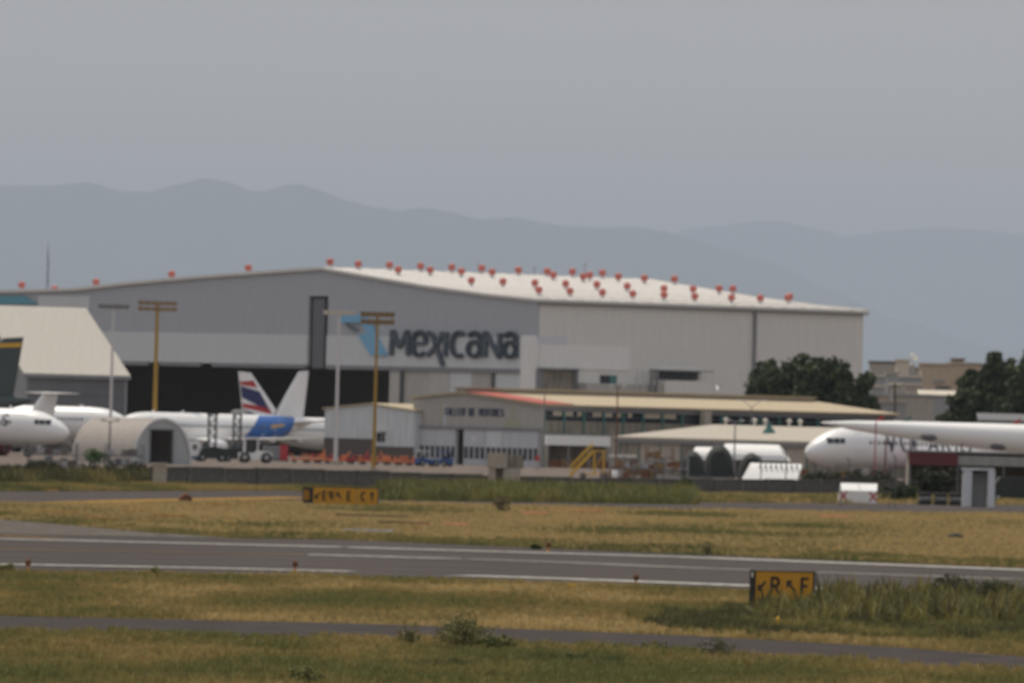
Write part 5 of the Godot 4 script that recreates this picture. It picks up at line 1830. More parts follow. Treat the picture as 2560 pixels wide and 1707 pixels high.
func build_person():
	var o := thing("person", "person in a red shirt and pale trousers standing before the workshop doors", "person", ground_x(1343, 1290.0), 0.5)
	var hip := 0.95
	var legs := []
	for s in [-1.0, 1.0]:
		legs += [[Vector3(s * 0.09, hip - 0.03, 0), Vector3(s * 0.11, 0.5, 0.02), 0.09, 0.062], [Vector3(s * 0.11, 0.5, 0.02), Vector3(s * 0.12, 0.09, -0.02), 0.058, 0.04]]
	var feet := []
	for s in [-1.0, 1.0]: feet += [[Vector3(s * 0.12, 0.05, -0.05), Vector3(s * 0.14, 0.04, 0.16), 0.045, 0.038]]
	var trunk := [[Vector3(0, hip, 0), Vector3(0, 1.2, 0), 0.14, 0.13], [Vector3(0, 1.2, 0), Vector3(0, 1.4, 0), 0.14, 0.13], [Vector3(-0.13, 1.42, 0), Vector3(0.13, 1.42, 0), 0.08, 0.08]]
	var arms := []
	var hands := []
	for s in [-1.0, 1.0]:
		arms += [[Vector3(s * 0.19, 1.42, 0), Vector3(s * 0.25, 1.14, -0.02), 0.055, 0.045]]
		var wr := Vector3(s * 0.26, 0.9, 0.08)
		hands += [[Vector3(s * 0.25, 1.14, -0.02), wr, 0.042, 0.03], [wr, wr + Vector3(0, -0.09, 0.02), 0.032, 0.034], [wr + Vector3(0, -0.03, 0.02), wr + Vector3(-s * 0.02, -0.08, 0.05), 0.012, 0.01]]
		for f in 4: hands += [[wr + Vector3(0, -0.09, 0.0 + f * 0.016), wr + Vector3(-s * 0.015, -0.15 - 0.01 * (f % 2), 0.01 + f * 0.016), 0.0095, 0.008]]
	var head := [[Vector3(0, 1.42, 0), Vector3(0, 1.56, 0.01), 0.055, 0.052], [Vector3(0, 1.62, 0.02), Vector3(0, 1.69, 0.0), 0.075, 0.092], [Vector3(0, 1.64, 0.1), Vector3(0, 1.615, 0.115), 0.012, 0.016], [Vector3(-0.09, 1.65, 0), Vector3(-0.095, 1.63, 0), 0.02, 0.016], [Vector3(0.09, 1.65, 0), Vector3(0.095, 1.63, 0), 0.02, 0.016]]
	var st := S()
	nets(st, legs + trunk + arms + hands + head + feet, 0.0, 0.03)
	obj("body", st, mats.skin, o)
	st = S()
	nets(st, trunk + arms, 0.018, 0.035)
	obj("shirt", st, mats.shirt_red, o)
	st = S()
	nets(st, legs + [[Vector3(0, hip, 0), Vector3(0, hip + 0.06, 0), 0.14, 0.135]], 0.016, 0.035)
	obj("trousers", st, mats.trousers_pale, o)
	st = S()
	nets(st, feet, 0.012, 0.025)
	obj("shoes", st, mats.tyre, o)
	st = S()
	nets(st, [[Vector3(0, 1.7, -0.02), Vector3(0, 1.66, -0.04), 0.092, 0.085]], 0.01, 0.025)
	obj("hair", st, mats.hair_dark, o)

func rig(label: String, px: float, d: float, h: float, w: float, plat: bool):
	# lattice lift mast on a dark wheeled base
	var o := thing("lift_mast", label, "lift mast", ground_x(px, d), 0.15)
	var st := S()
	for s in [[-1, -1], [1, -1], [1, 1], [-1, 1]]: tube(st, Vector3(s[0] * w, 0.9, s[1] * w), Vector3(s[0] * w, h, s[1] * w), 0.09, 0.09, 6)
	obj("rails", st, mats.dark_trim, o)
	var n := int(h / 0.55)
	st = S()
	for k in n:
		var y := 0.9 + k * (h - 0.9) / n
		var y2 := y + (h - 0.9) / n
		var f := 1.0 if k % 2 else -1.0
		for s in [-1.0, 1.0]:
			tube(st, Vector3(-f * w, y, s * w), Vector3(f * w, y2, s * w), 0.05, 0.05, 5)
			tube(st, Vector3(s * w, y, -f * w), Vector3(s * w, y2, f * w), 0.05, 0.05, 5)
	obj("bracing", st, mats.mid_grey, o)
	st = S()
	if plat:
		box(st, Vector3(0.25, h + 0.1, 0), Vector3(1.7, 0.3, 1.3))
		box(st, Vector3(0.25, h + 0.3, 0), Vector3(1.2, 0.12, 0.9))
	else:
		box(st, Vector3(0, h + 0.05, 0), Vector3(1.2, 0.16, 1.0))
	obj("platform", st, mats.pale_metal if plat else mats.dark_trim, o)
	st = S()
	prism(st, [Vector2(-1.7, 0.35), Vector2(-1.1, 1.55), Vector2(0.2, 1.7), Vector2(1.7, 1.5), Vector2(1.8, 0.35)], -0.9, 0.9, on_z)
	obj("chassis", st, mats.tarp_dark, o)
	for x in [-1.1, 1.1]:
		for z in [-0.85, 0.85]: wheel(o, Vector3(x, 0.42, z), 0.42, 0.3)

func crate_stack(label: String, px: float, d: float, w: float, rows: int, m: Material, m2: Material, sd: int):
	rng.seed = sd
	var o := thing("pallet_rack", label, "storage rack", ground_x(px, d), rng.randf_range(-0.3, 0.3))
	var h := 0.85
	for k in rows:
		var st := S()
		box(st, Vector3(0, 0.1 + k * (h + 0.08), 0), Vector3(w, 0.12, 1.1))
		obj("shelf", st, m2, o)
		var n := int(w / 0.75)
		for i in n:
			if rng.randf() < 0.18: continue
			st = S()
			var s := Vector3(rng.randf_range(0.5, 0.7), rng.randf_range(0.35, 0.72), rng.randf_range(0.6, 0.9))
			box(st, Vector3(-w / 2 + 0.38 + i * 0.75, 0.165 + k * (h + 0.08) + s.y / 2, rng.randf_range(-0.1, 0.1)), s, Basis(Vector3.UP, rng.randf_range(-0.15, 0.15)))
			obj("crate", st, ([m, m2, mats.hall_pale, mats.wall_post, mats.brick_brown, mats.mid_grey] if px < 500.0 else [m, mats.rust_brown, mats.crate_wood, mats.crate_wood, mats.grey_metal, mats.workshop_tan])[rng.randi() % 6], o)
	for x in [-w / 2, w / 2]:
		for z in [-0.52, 0.52]:
			var st := S()
			tube(st, Vector3(x, 0, z), Vector3(x, rows * (h + 0.08) + 0.3, z), 0.05, 0.05, 6)
			obj("upright", st, m2, o)

func build_apron_things():
	var carts := [[752, 0.1, 0.2, 0], [781, 0.5, 1.2, 0], [806, -0.3, 0.3, 1], [834, 0.2, 0.9, 0], [862, 2.9, 0.2, 1], [891, 0.4, 1.3, 1], [922, -0.2, 0.3, 0], [951, 0.3, 0.2, 0], [982, 2.7, 1.1, 0], [1010, 0.2, 0.95, 0], [1036, -0.4, 0.2, 0]]
	var place := ["leftmost of the row", "with its tow bar raised, second from the left", "third from the left", "at the foot of the white mast", "just right of the white mast", "with a raised red tow bar", "just left of the yellow mast", "just right of the yellow mast", "with a raised tow bar right of the yellow mast", "second from the right with its bar raised", "rightmost of the row beside the blue tractors"]
	for k in carts.size():
		var c: Array = carts[k]
		cart("%s baggage dolly %s" % ["red" if c[3] else "orange", place[k]], c[0], 1292.0 + 6.0 * (k % 3), c[1], mats.shirt_red if c[3] else mats.orange_paint, mats.orange_paint if not c[3] else mats.shirt_red, c[2])
	tug("blue and white baggage tractor at the right end of the orange dollies", 1066, 1288, 0.5, mats.tractor_blue, mats.white_paint)
	tug("small blue tractor with blue canopy before the workshop windows", 1102, 1296, 2.6, mats.tractor_blue, mats.tractor_blue)
	build_person()
	rig("dark lattice lift mast on a black base right of the arched hut", 528, 1262, 5.3, 0.42, false)
	rig("lattice lift mast with a pale platform beside the white tow tractor", 590, 1272, 5.6, 0.4, true)
	# white tow tractor
	var o := thing("tow_tractor", "white aircraft tow tractor with tall cab and dark wheels beside the lift masts", "tow tractor", ground_x(634, 1255.0), 0.1)
	var st := S()
	prism(st, [Vector2(-1.7, 0.45), Vector2(-1.7, 1.15), Vector2(0.2, 1.15), Vector2(0.3, 1.45), Vector2(1.7, 1.3), Vector2(2.0, 0.9), Vector2(2.0, 0.45)], -0.9, 0.9, on_z)
	obj("body", st, mats.white_paint, o)
	st = S()
	for x in [-1.1, 0.35]:
		for z in [-0.75, 0.75]: box(st, Vector3(x, 1.95, z), Vector3(0.16, 1.6, 0.12))
	box(st, Vector3(-0.38, 2.8, 0), Vector3(1.9, 0.14, 1.75))
	obj("cab", st, mats.white_paint, o)
	st = S()
	box(st, Vector3(-0.38, 2.05, 0.72), Vector3(1.28, 1.2, 0.04))
	box(st, Vector3(0.38, 2.15, 0), Vector3(0.05, 1.1, 1.38))
	obj("window", st, mats.dark_glass, o)
	for x in [-1.1, 1.35]:
		for z in [-0.85, 0.85]: wheel(o, Vector3(x, 0.62, z), 0.62, 0.4)
	for z in [-0.5, 0.5]:
		st = S()
		lathe(st, Vector3(1.95, 0.95, z), Vector3(1, 0, 0), [Vector2(0, 0.14), Vector2(0.08, 0.14), Vector2(0.12, 0.03)], 8)
		obj("headlight", st, mats.lamp_pale, o)
	# generator beside the hut
	o = thing("ground_power_unit", "white ground power unit with a blue skirt between the hut and the lift masts", "ground power unit", ground_x(481, 1262.0), 0.2)
	st = S()
	box(st, Vector3(0, 1.45, 0), Vector3(1.3, 1.7, 1.2))
	obj("housing", st, mats.white_paint, o)
	st = S()
	box(st, Vector3(0, 0.42, 0), Vector3(1.4, 0.3, 1.3))
	obj("skirt", st, mats.tractor_blue, o)
	st = S()
	box(st, Vector3(0.1, 1.6, 0.61), Vector3(0.5, 0.6, 0.04))
	obj("panel", st, mats.dark_trim, o)
	for x in [-0.45, 0.45]: wheel(o, Vector3(x, 0.24, 0.5), 0.24, 0.16)
	# pale container behind the row of dollies
	o = thing("service_container", "grey and red service container under the blue tail of the white airliner", "container", ground_x(690, 1330.0), 0.1)
	st = S()
	box(st, Vector3(-0.6, 1.0, 0), Vector3(1.9, 1.7, 1.4))
	obj("body", st, mats.mid_grey, o)
	st = S()
	box(st, Vector3(0.85, 1.05, 0), Vector3(0.96, 1.8, 1.4))
	obj("end_section", st, mats.livery_red, o)
	st = S()
	box(st, Vector3(0, 0.07, 0), Vector3(2.9, 0.14, 1.2))
	obj("skid", st, mats.dark_trim, o)
	# yellow stairs
	o = thing("boarding_stairs", "yellow boarding stairs with two long slanting rails before the open shed", "boarding stairs", ground_x(1452, 1088.0), -0.12)
	for z in [-0.45, 0.45]:
		st = S()
		box(st, Vector3(0.05, 1.42, z), Vector3(3.35, 0.2, 0.07), Basis(Vector3.BACK, 0.83))
		obj("stringer", st, mats.stair_yellow, o)
		st = S()
		tube(st, Vector3(-1.15, 1.0, z), Vector3(1.1, 3.45, z), 0.04, 0.04, 6)
		for k in 6: tube(st, Vector3(-1.0 + k * 0.4, 0.25 + k * 0.44, z), Vector3(-1.0 + k * 0.4, 1.2 + k * 0.44, z), 0.025, 0.025, 5)
		obj("handrail", st, mats.stair_yellow, o)
	for k in 11:
		st = S()
		box(st, Vector3(-0.95 + k * 0.2, 0.32 + k * 0.22, 0), Vector3(0.26, 0.04, 0.84))
		obj("step", st, mats.pale_metal, o)
	st = S()
	box(st, Vector3(1.75, 2.68, 0), Vector3(1.1, 0.1, 1.1))
	obj("platform", st, mats.stair_yellow, o)
	st = S()
	for x in [1.3, 2.2]:
		for z in [-0.45, 0.45]: tube(st, Vector3(x, 0.4, z), Vector3(x, 2.65, z), 0.05, 0.05, 6)
	tube(st, Vector3(1.3, 0.6, 0.47), Vector3(2.2, 2.4, 0.47), 0.04, 0.04, 6)
	tube(st, Vector3(0.0, 0.4, 0.47), Vector3(2.4, 0.4, 0.47), 0.07, 0.07, 6)
	tube(st, Vector3(0.0, 0.4, -0.47), Vector3(2.4, 0.4, -0.47), 0.07, 0.07, 6)
	obj("support_frame", st, mats.stair_yellow, o)
	for x in [0.2, 2.2]:
		for z in [-0.5, 0.5]: wheel(o, Vector3(x, 0.26, z), 0.26, 0.15)
	# stores and stands
	crate_stack("rusty storage rack just right of the yellow boarding stairs", 1532, 1120, 2.4, 2, mats.rust_brown, mats.maroon, 3)
	crate_stack("three tier rack of brown crates in front of the low workshop, left one", 1592, 1150, 3.0, 2, mats.crate_wood, mats.grey_metal, 6)
	crate_stack("tall rack of brown crates and tins in the middle of the stores yard", 1648, 1175, 2.8, 3, mats.crate_wood, mats.rust_brown, 11)
	crate_stack("rack of brown crates beside the dark tarpaulins", 1692, 1145, 2.2, 2, mats.rust_brown, mats.grey_metal, 17)
	crate_stack("low jumble of crates between the rusty rack and the work table", 1560, 1110, 2.0, 1, mats.crate_wood, mats.rust_brown, 19)
	crate_stack("two tier rack of brown crates nearest the wall in the stores yard", 1620, 1095, 3.0, 2, mats.rust_brown, mats.dark_trim, 23)
	crate_stack("dark low rack right of the brown crates and before the tarpaulins", 1672, 1080, 2.6, 2, mats.brick_brown, mats.dark_trim, 29)
	crate_stack("dark equipment rack under the airliner nose behind the wall", 1998, 1010, 2.8, 2, mats.brick_brown, mats.dark_trim, 31)
	crate_stack("dark equipment rack beside the red warning pole", 2135, 1000, 3.2, 2, mats.hall_grey, mats.dark_trim, 37)
	crate_stack("low dark equipment rack right of the red warning pole", 2225, 985, 2.6, 1, mats.brick_brown, mats.rust_brown, 39)
	o = thing("work_table", "long cream topped work table behind the boarding stairs", "table", ground_x(1557, 1225.0), 0.05)
	st = S()
	box(st, Vector3(0, 1.95, 0), Vector3(2.9, 0.28, 1.2))
	obj("top", st, mats.lamp_pale, o)
	for x in [-1.3, 1.3]:
		for z in [-0.5, 0.5]:
			st = S()
			box(st, Vector3(x, 0.9, z), Vector3(0.12, 1.8, 0.12))
			obj("leg", st, mats.grey_metal, o)
	o = thing("white_drum", "small white drum on the ground right of the boarding stairs", "drum", ground_x(1537, 1075.0))
	st = S()
	lathe(st, Vector3.ZERO, Vector3.UP, [Vector2(0, 0.27), Vector2(0.05, 0.3), Vector2(0.4, 0.3), Vector2(0.42, 0.315), Vector2(0.46, 0.3), Vector2(0.85, 0.3), Vector2(0.88, 0.27)], 14)
	obj("barrel", st, mats.white_paint, o)
	st = S()
	lathe(st, Vector3(0, 0.87, 0), Vector3.UP, [Vector2(0, 0.28), Vector2(0.05, 0.28), Vector2(0.06, 0.05)], 14)
	obj("lid", st, mats.pale_metal, o)
	# engines under dark covers
	var i := 0
	for e in [[1597 + 134, 1128, 30, 1165.0, "left"], [1797, 1113, 37, 1170.0, "tallest, middle"], [1878, 1133, 30, 1160.0, "right"]]:
		var g := ground_x(e[0], e[3])
		var r: float = e[2] * e[3] / REACH
		var h: float = at(e[0], e[1], e[3]).y
		o = thing("covered_engine", "dark rounded tarpaulin over an engine stand, %s one of three" % e[4], "covered engine", g, 0.0, "engines under dark tarpaulins")
		st = S()
		var rings := []
		for k in 7:
			var z := lerpf(-1.6, 1.6, k / 6.0)
			var ring := []
			for a in 17:
				var t := PI * a / 16.0
				var rr := r * (1.0 + 0.04 * sin(k * 2.1 + a * 1.3)) * (1.0 if k not in [0, 6] else 0.8)
				ring.append(Vector3(cos(t) * rr, 0.7 + sin(t) * (h - 0.7) * (rr / r), z))
			ring.push_front(Vector3(r * 1.05, 0.15, z))
			ring.append(Vector3(-r * 1.05, 0.15, z))
			rings.append(ring)
		loft(st, rings)
		obj("cover", st, mats.tarp_dark, o)
		st = S()
		box(st, Vector3(0, 0.12, 0), Vector3(r * 2.2, 0.22, 3.3))
		obj("stand", st, mats.dark_trim, o)
		for x in [-r * 0.8, r * 0.8]: wheel(o, Vector3(x, 0.2, 1.7), 0.2, 0.12)
		i += 1
	tent("white arched tent behind the dark tarpaulins before the low workshop", 1880, 1210.0, 1110, 1150, 92, 3.0)
	tent("small white tent roof between the first two dark tarpaulins", 1763, 1205.0, 1117, 1150, 34, 2.4)
	# white slatted shelter nearer the wall
	o = thing("slatted_shelter", "low white curved shelter with a row of dark slots in front of the airliner nose", "shelter", ground_x(1918, 1000.0), 0.12)
	st = S()
	var prof := [Vector2(1.9, 0.25)]
	for k in 9:
		var t := k / 8.0
		prof.append(Vector2(1.7 - 2.6 * t, 0.6 + sin(t * PI * 0.5) * 1.55))
	prof.append(Vector2(-1.0, 0.25))
	prism(st, prof, -2.3, 2.3, func(u, v, d): return Vector3(d - (v - 0.4) * -0.5, v, u))
	obj("shell", st, mats.tent_white, o)
	for k in 8:
		st = S()
		var x := -1.55 + k * 0.47
		box(st, Vector3(x + 0.85, 1.92, 0.42), Vector3(0.16, 0.22, 0.3), Basis(Vector3.RIGHT, 0.6))
		obj("slot", st, mats.mid_grey, o)
	st = S()
	box(st, Vector3(0.2, 0.12, 0.3), Vector3(4.9, 0.24, 2.9))
	obj("base", st, mats.dark_trim, o)

func tent(label: String, px: float, d: float, top: float, foot: float, half: float, deep: float):
	var g := ground_x(px, d)
	var h: float = at(px, top, d).y
	var y0: float = maxf(at(px, foot, d).y, 0.4)
	var w := half * d / REACH
	var o := thing("white_tent", label, "tent", g, -0.1)
	var st := S()
	var arch := [Vector2(deep, y0)]
	for k in 11: arch.append(Vector2(cos(PI * k / 10.0) * deep, y0 + 0.1 + sin(PI * k / 10.0) * (h - y0 - 0.1)))
	arch.append(Vector2(-deep, y0))
	# the ends slope in towards the ridge
	prism(st, arch, -w, w, func(u, v, d): return Vector3(d * (1.0 - 0.28 * (v - y0) / (h - y0)), v, u))
	obj("canopy", st, mats.tent_white, o)
	for x in [-w * 0.92, w * 0.92]:
		for z in [-deep * 0.9, deep * 0.9]:
			st = S()
			tube(st, Vector3(x, 0, z), Vector3(x, y0 + 0.1, z), 0.06, 0.06, 6)
			obj("pole", st, mats.pale_metal, o)
	st = S()
	span(st, Vector3(-w * 0.9, 0, -deep * 0.8), Vector3(w * 0.9, y0 - 0.02, -deep * 0.7))
	obj("back_curtain", st, mats.hall_pale, o)

# ---------------------------------------------------------------- right side
func build_right_side():
	# white box with red crosses
	var o := thing("marker_box", "white sloped box with red crosses on its ends beside the taxiway", "marker box", ground_x(2143, 800.0), 0.12)
	var st := S()
	prism(st, [Vector2(-0.65, 0.02), Vector2(-0.65, 1.42), Vector2(0.55, 0.98), Vector2(0.72, 0.9), Vector2(0.72, 0.02)], -1.32, 1.32, func(u, v, d): return Vector3(d + (0.22 if v > 0.5 and u < 0 else 0.0), v, u))
	obj("box", st, mats.white_paint, o)
	for x in [-1.1, 1.05]:
		st = S()
		for s in [-1.0, 1.0]: box(st, Vector3(x, 0.5, 0.735 + 0.004 * s), Vector3(0.12, 0.82, 0.02), Basis(Vector3.BACK, s * 0.7))
		obj("red_cross", st, mats.livery_red, o)
	st = S()
	box(st, Vector3(0.1, 1.22, 0.02), Vector3(0.05, 0.05, 1.25), Basis(Vector3.RIGHT, 0.35))
	obj("seam", st, mats.belly_grey, o)
	for e in [[2101, "left"], [2222, "right"], [2238, "far right"]]:
		st = S()
		tube(st, Vector3.ZERO, Vector3(0, 1.35 if e[0] < 2200 else 2.9, 0), 0.03, 0.03, 6)
		box(st, Vector3(0, 0.03, 0), Vector3(0.2, 0.06, 0.2))
		var m := obj("marker_pole", st, mats.dark_trim)
		m.position = ground_x(e[0], 762.0)
		tag(m, "thin dark marker pole by the white crossed box, the %s one" % e[1], "marker pole")
	st = S()
	for k in 6: tube(st, Vector3(0, 0.1 + k * 1.0, 0), Vector3(0, 1.1 + k * 1.0, 0), 0.06, 0.06, 6)
	var pole := obj("warning_pole", st, mats.livery_red)
	pole.position = ground_x(2186, 960.0)
	tag(pole, "tall thin red warning pole before the airliner fuselage", "warning pole")
	# guard booth
	o = thing("guard_booth", "white concrete guard booth with two legs at the right edge of the taxiway", "booth", ground_x(2447, 790.0), 0.0)
	for x in [-0.85, 0.85]:
		st = S()
		box(st, Vector3(x, 1.3, 0), Vector3(0.62 if x < 0 else 0.5, 2.6, 1.4))
		obj("side_wall", st, mats.white_wall, o)
	st = S()
	box(st, Vector3(0, 1.2, -0.5), Vector3(1.1, 2.4, 0.2))
	obj("back_wall", st, mats.hall_pale, o)
	st = S()
	box(st, Vector3(-0.1, 2.68, 0), Vector3(2.3, 0.16, 1.5))
	obj("roof", st, mats.white_wall, o)
	# shelter with maroon fascia under the wing
	o = thing("open_shelter", "dark open shelter with maroon and pale fascia under the aircraft wing", "shelter", ground_x(2400, 930.0), 0.0)
	st = S()
	span(st, Vector3(-4.3, 2.55, -0.3), Vector3(-0.2, 3.6, 0.0))
	obj("maroon_fascia", st, mats.maroon, o)
	st = S()
	span(st, Vector3(-0.19, 2.6, -0.3), Vector3(7.5, 3.4, 0.0))
	obj("pale_fascia", st, mats.hall_pale, o)
	st = S()
	span(st, Vector3(-4.4, 3.605, -9.0), Vector3(7.6, 3.75, 0.1))
	obj("roof", st, mats.mid_grey, o)
	st = S()
	span(st, Vector3(-4.2, 0, -8.9), Vector3(7.4, 3.6, -8.75))
	for x in [-4.2, 7.3]: span(st, Vector3(x, 0, -8.75), Vector3(x + 0.12, 3.6, -0.3))
	obj("back_wall", st, mats.concrete, o)
	for x in [-4.2, -0.2, 3.6, 7.4]:
		st = S()
		span(st, Vector3(x - 0.1, 0, -0.25), Vector3(x + 0.1, 2.55 if x < 0.0 else 2.59, -0.06))
		obj("post", st, mats.dark_trim, o)
	# dark parked vehicle row: tyres stacked along the taxiway edge
	var k := 0
	for px in [2312.0, 2352.0, 2390.0]:
		o = thing("tyre_stack", "short stack of dark tyres with pale rims, %s of three left of the booth" % ["left", "middle", "right"][k], "tyre stack", ground_x(px, 800.0), 0.0, "tyre stacks left of the booth")
		for i in 3:
			st = S()
			lathe(st, Vector3(0.04 * (i % 2), 0.02 + i * 0.3, 0), Vector3.UP, [Vector2(0, 0.3), Vector2(0.02, 0.44), Vector2(0.1, 0.5), Vector2(0.2, 0.5), Vector2(0.27, 0.44), Vector2(0.29, 0.3)], 16, false)
			obj("tyre", st, mats.tyre if i != 1 else mats.mid_grey, o)
		k += 1
	# dark van behind the booth
	o = thing("dark_van", "dark van parked in the shade at the right edge behind the booth", "van", ground_x(2540, 860.0), 0.1)
	st = S()
	prism(st, [Vector2(-2.4, 0.35), Vector2(-2.4, 1.0), Vector2(-1.9, 1.15), Vector2(-1.3, 1.95), Vector2(2.3, 2.0), Vector2(2.4, 0.35)], -0.9, 0.9, on_z)
	obj("body", st, mats.tarp_dark, o)
	for x in [-0.6, 0.6, 1.7]:
		st = S()
		box(st, Vector3(x, 1.5, 0.905), Vector3(0.9, 0.55, 0.02))
		obj("window", st, mats.dark_glass, o)
	for x in [-1.5, 1.5]: wheel(o, Vector3(x, 0.35, 0.82), 0.35, 0.22)
	for e in [["left end, below the airliner nose", 2050, 940, 151], ["middle, behind the crossed box", 2130, 945, 152], ["right end, by the maroon fascia", 2215, 950, 153]]:
		shrub("dark undergrowth behind the boundary wall, %s" % e[0], ground_x(e[1], e[2]), 2.8, 1.9, 1500, 0.11, Color(0.018, 0.024, 0.012), Color(0.06, 0.066, 0.03), e[3], "undergrowth", "undergrowth behind the wall")
	shrub("dark green shrub under the airliner right of the crossed box", ground_x(2270, 838), 3.2, 1.4, 1500, 0.1, Color(0.02, 0.035, 0.012), Color(0.07, 0.09, 0.025), 61)
	shrub("dark leafy bush in the shade of the aircraft wing", ground_x(2345, 905), 3.4, 2.6, 1800, 0.13, Color(0.015, 0.022, 0.012), Color(0.04, 0.05, 0.02), 62)
	shrub("round green bush at the right end of the tall grass by the wall", ground_x(1716, 880), 1.4, 1.3, 900, 0.08, Color(0.03, 0.055, 0.015), Color(0.08, 0.11, 0.03), 63)

# ---------------------------------------------------------------- signs and small things on the field
func sign_text(o: Node3D, m: Material, text: String, x0: float, y: float, h: float, adv: float, w: float, z: float):
	var x := x0
	for ch in text:
		if ch != " ":
			stroke_letters(o, m, "letter", [shift(pen(ch), Vector2(x, y), Vector2(h * 0.82, h))], on_z, w, z, z + 0.012)
		x += adv if ch != " " else adv * 0.5

func build_field_things():
	var g := ground_x(850, 634.0)
	var o := thing("taxiway_sign", "long yellow taxiway sign with black end panel reading B, E9, E and C", "taxiway sign", g, -0.1)
	var st := S()
	span(st, Vector3(-2.14, 0.2, -0.14), Vector3(-1.56, 1.1, 0.14))
	obj("black_panel", st, mats.sign_black, o)
	var cells := [[-1.53, -0.33], [-0.3, 0.93], [0.98, 2.14]]
	for c in cells:
		st = S()
		span(st, Vector3(c[0], 0.2, -0.13), Vector3(c[1], 1.1, 0.13))
		obj("yellow_panel", st, mats.sign_yellow, o)
	st = S()
	span(st, Vector3(-1.56, 1.102, -0.14), Vector3(2.16, 1.13, 0.14))
	span(st, Vector3(2.143, 0.2, -0.14), Vector3(2.17, 1.1, 0.14))
	obj("frame", st, mats.sign_black, o)
	for x in [-1.85, -0.3, 0.95, 1.95]:
		st = S()
		box(st, Vector3(x, 0.1, 0), Vector3(0.08, 0.2, 0.08))
		obj("leg", st, mats.grey_metal, o)
	sign_text(o, mats.sign_yellow, "B", -2.0, 0.42, 0.46, 0.4, 0.1, 0.14)
	sign_text(o, mats.sign_black, "<", -1.42, 0.45, 0.42, 0.4, 0.095, 0.13)
	sign_text(o, mats.sign_black, "E9", -0.98, 0.42, 0.46, 0.34, 0.1, 0.13)
	sign_text(o, mats.sign_black, "^", -0.2, 0.45, 0.42, 0.4, 0.095, 0.13)
	sign_text(o, mats.sign_black, "E", 0.42, 0.42, 0.46, 0.4, 0.1, 0.13)
	sign_text(o, mats.sign_black, "C|", 1.2, 0.42, 0.46, 0.52, 0.1, 0.13)
	# near sign
	g = ground_x(1957, 302.0)
	o = thing("taxiway_sign", "near yellow taxiway sign with black arrows and letters half sunk in weeds", "taxiway sign", g, -0.14)
	st = S()
	span(st, Vector3(-0.74, 0.16, -0.12), Vector3(0.82, 1.09, 0.12))
	obj("yellow_panel", st, mats.sign_yellow, o)
	st = S()
	span(st, Vector3(-0.9, 0.14, -0.15), Vector3(-0.745, 1.12, 0.15))
	obj("end_post", st, mats.sign_black, o)
	st = S()
	span(st, Vector3(-0.743, 1.093, -0.14), Vector3(0.85, 1.12, 0.14))
	span(st, Vector3(0.823, 0.14, -0.14), Vector3(0.86, 1.092, 0.14))
	obj("frame", st, mats.sign_black, o)
	st = S()
	box(st, Vector3(-0.83, 0.99, 0.153), Vector3(0.05, 0.14, 0.006))
	obj("reflector", st, mats.lamp_pale, o)
	for x in [-0.7, 0.7]:
		st = S()
		box(st, Vector3(x, 0.08, 0), Vector3(0.07, 0.16, 0.07))
		obj("leg", st, mats.grey_metal, o)
	sign_text(o, mats.sign_black, "<", -0.66, 0.56, 0.3, 0.4, 0.06, 0.12)
	sign_text(o, mats.sign_black, "R", -0.3, 0.5, 0.42, 0.4, 0.07, 0.12)
	sign_text(o, mats.sign_black, "^", 0.12, 0.54, 0.34, 0.4, 0.06, 0.12)
	sign_text(o, mats.sign_black, "F", 0.52, 0.5, 0.42, 0.4, 0.07, 0.12)
	# edge lights
	var proto: Node3D = null
	for e in [[69, 1428, "leftmost by the near runway edge"], [737, 1431, "second from the left by the near runway edge"], [1590, 1466, "just left of the near yellow sign"], [1371, 1379, "on the far side of the runway"]]:
		var label := "small orange runway edge light, %s" % e[2]
		var p := on_ground(e[0], e[1])
		if proto == null:
			proto = thing("edge_light", label, "edge light", p, 0, "runway edge lights")
			st = S()
			tube(st, Vector3.ZERO, Vector3(0, 0.2, 0), 0.03, 0.03, 8)
			obj("stem", st, mats.orange_paint, proto)
			st = S()
			lathe(st, Vector3(0, 0.18, 0), Vector3.UP, [Vector2(0, 0.04), Vector2(0.04, 0.085), Vector2(0.14, 0.09), Vector2(0.2, 0.05), Vector2(0.22, 0.01)], 12)
			obj("lamp", st, mats.rust_brown, proto)
			st = S()
			lathe(st, Vector3(0, -0.02, 0), Vector3.UP, [Vector2(0, 0.1), Vector2(0.05, 0.1), Vector2(0.06, 0.03)], 12)
			obj("base_plate", st, mats.marker_yellow, proto)
		else:
			dup(proto, "edge_light", label, p)
	o = thing("marker_block", "small pale yellow concrete marker block at the near runway edge", "marker block", on_ground(1430, 1472))
	st = S()
	prism(st, [Vector2(-0.13, -0.02), Vector2(-0.12, 0.13), Vector2(-0.1, 0.15), Vector2(0.1, 0.15), Vector2(0.12, 0.13), Vector2(0.13, -0.02)], -0.12, 0.12, on_z)
	obj("block", st, mats.marker_yellow, o)
	o = thing("marker_light", "small bright yellow marker light in the weeds below the near sign", "marker light", on_ground(1945, 1572))
	st = S()
	tube(st, Vector3.ZERO, Vector3(0, 0.16, 0), 0.022, 0.022, 8)
	obj("stem", st, mats.marker_yellow, o)
	st = S()
	lathe(st, Vector3(0, 0.15, 0), Vector3.UP, [Vector2(0, 0.02), Vector2(0.05, 0.055), Vector2(0.12, 0.05), Vector2(0.18, 0.01)], 12)
	obj("lamp", st, mats.marker_yellow, o)
	# rusty lump on the taxiway: a low weathered valve box
	o = thing("valve_box", "small rust brown valve box on the taxiway left of the long sign", "valve box", ground_x(462, 650.0), 0.3)
	st = S()
	prism(st, [Vector2(-0.36, 0.0), Vector2(-0.3, 0.28), Vector2(-0.12, 0.4), Vector2(0.2, 0.36), Vector2(0.34, 0.2), Vector2(0.4, 0.0)], -0.25, 0.25, on_z)
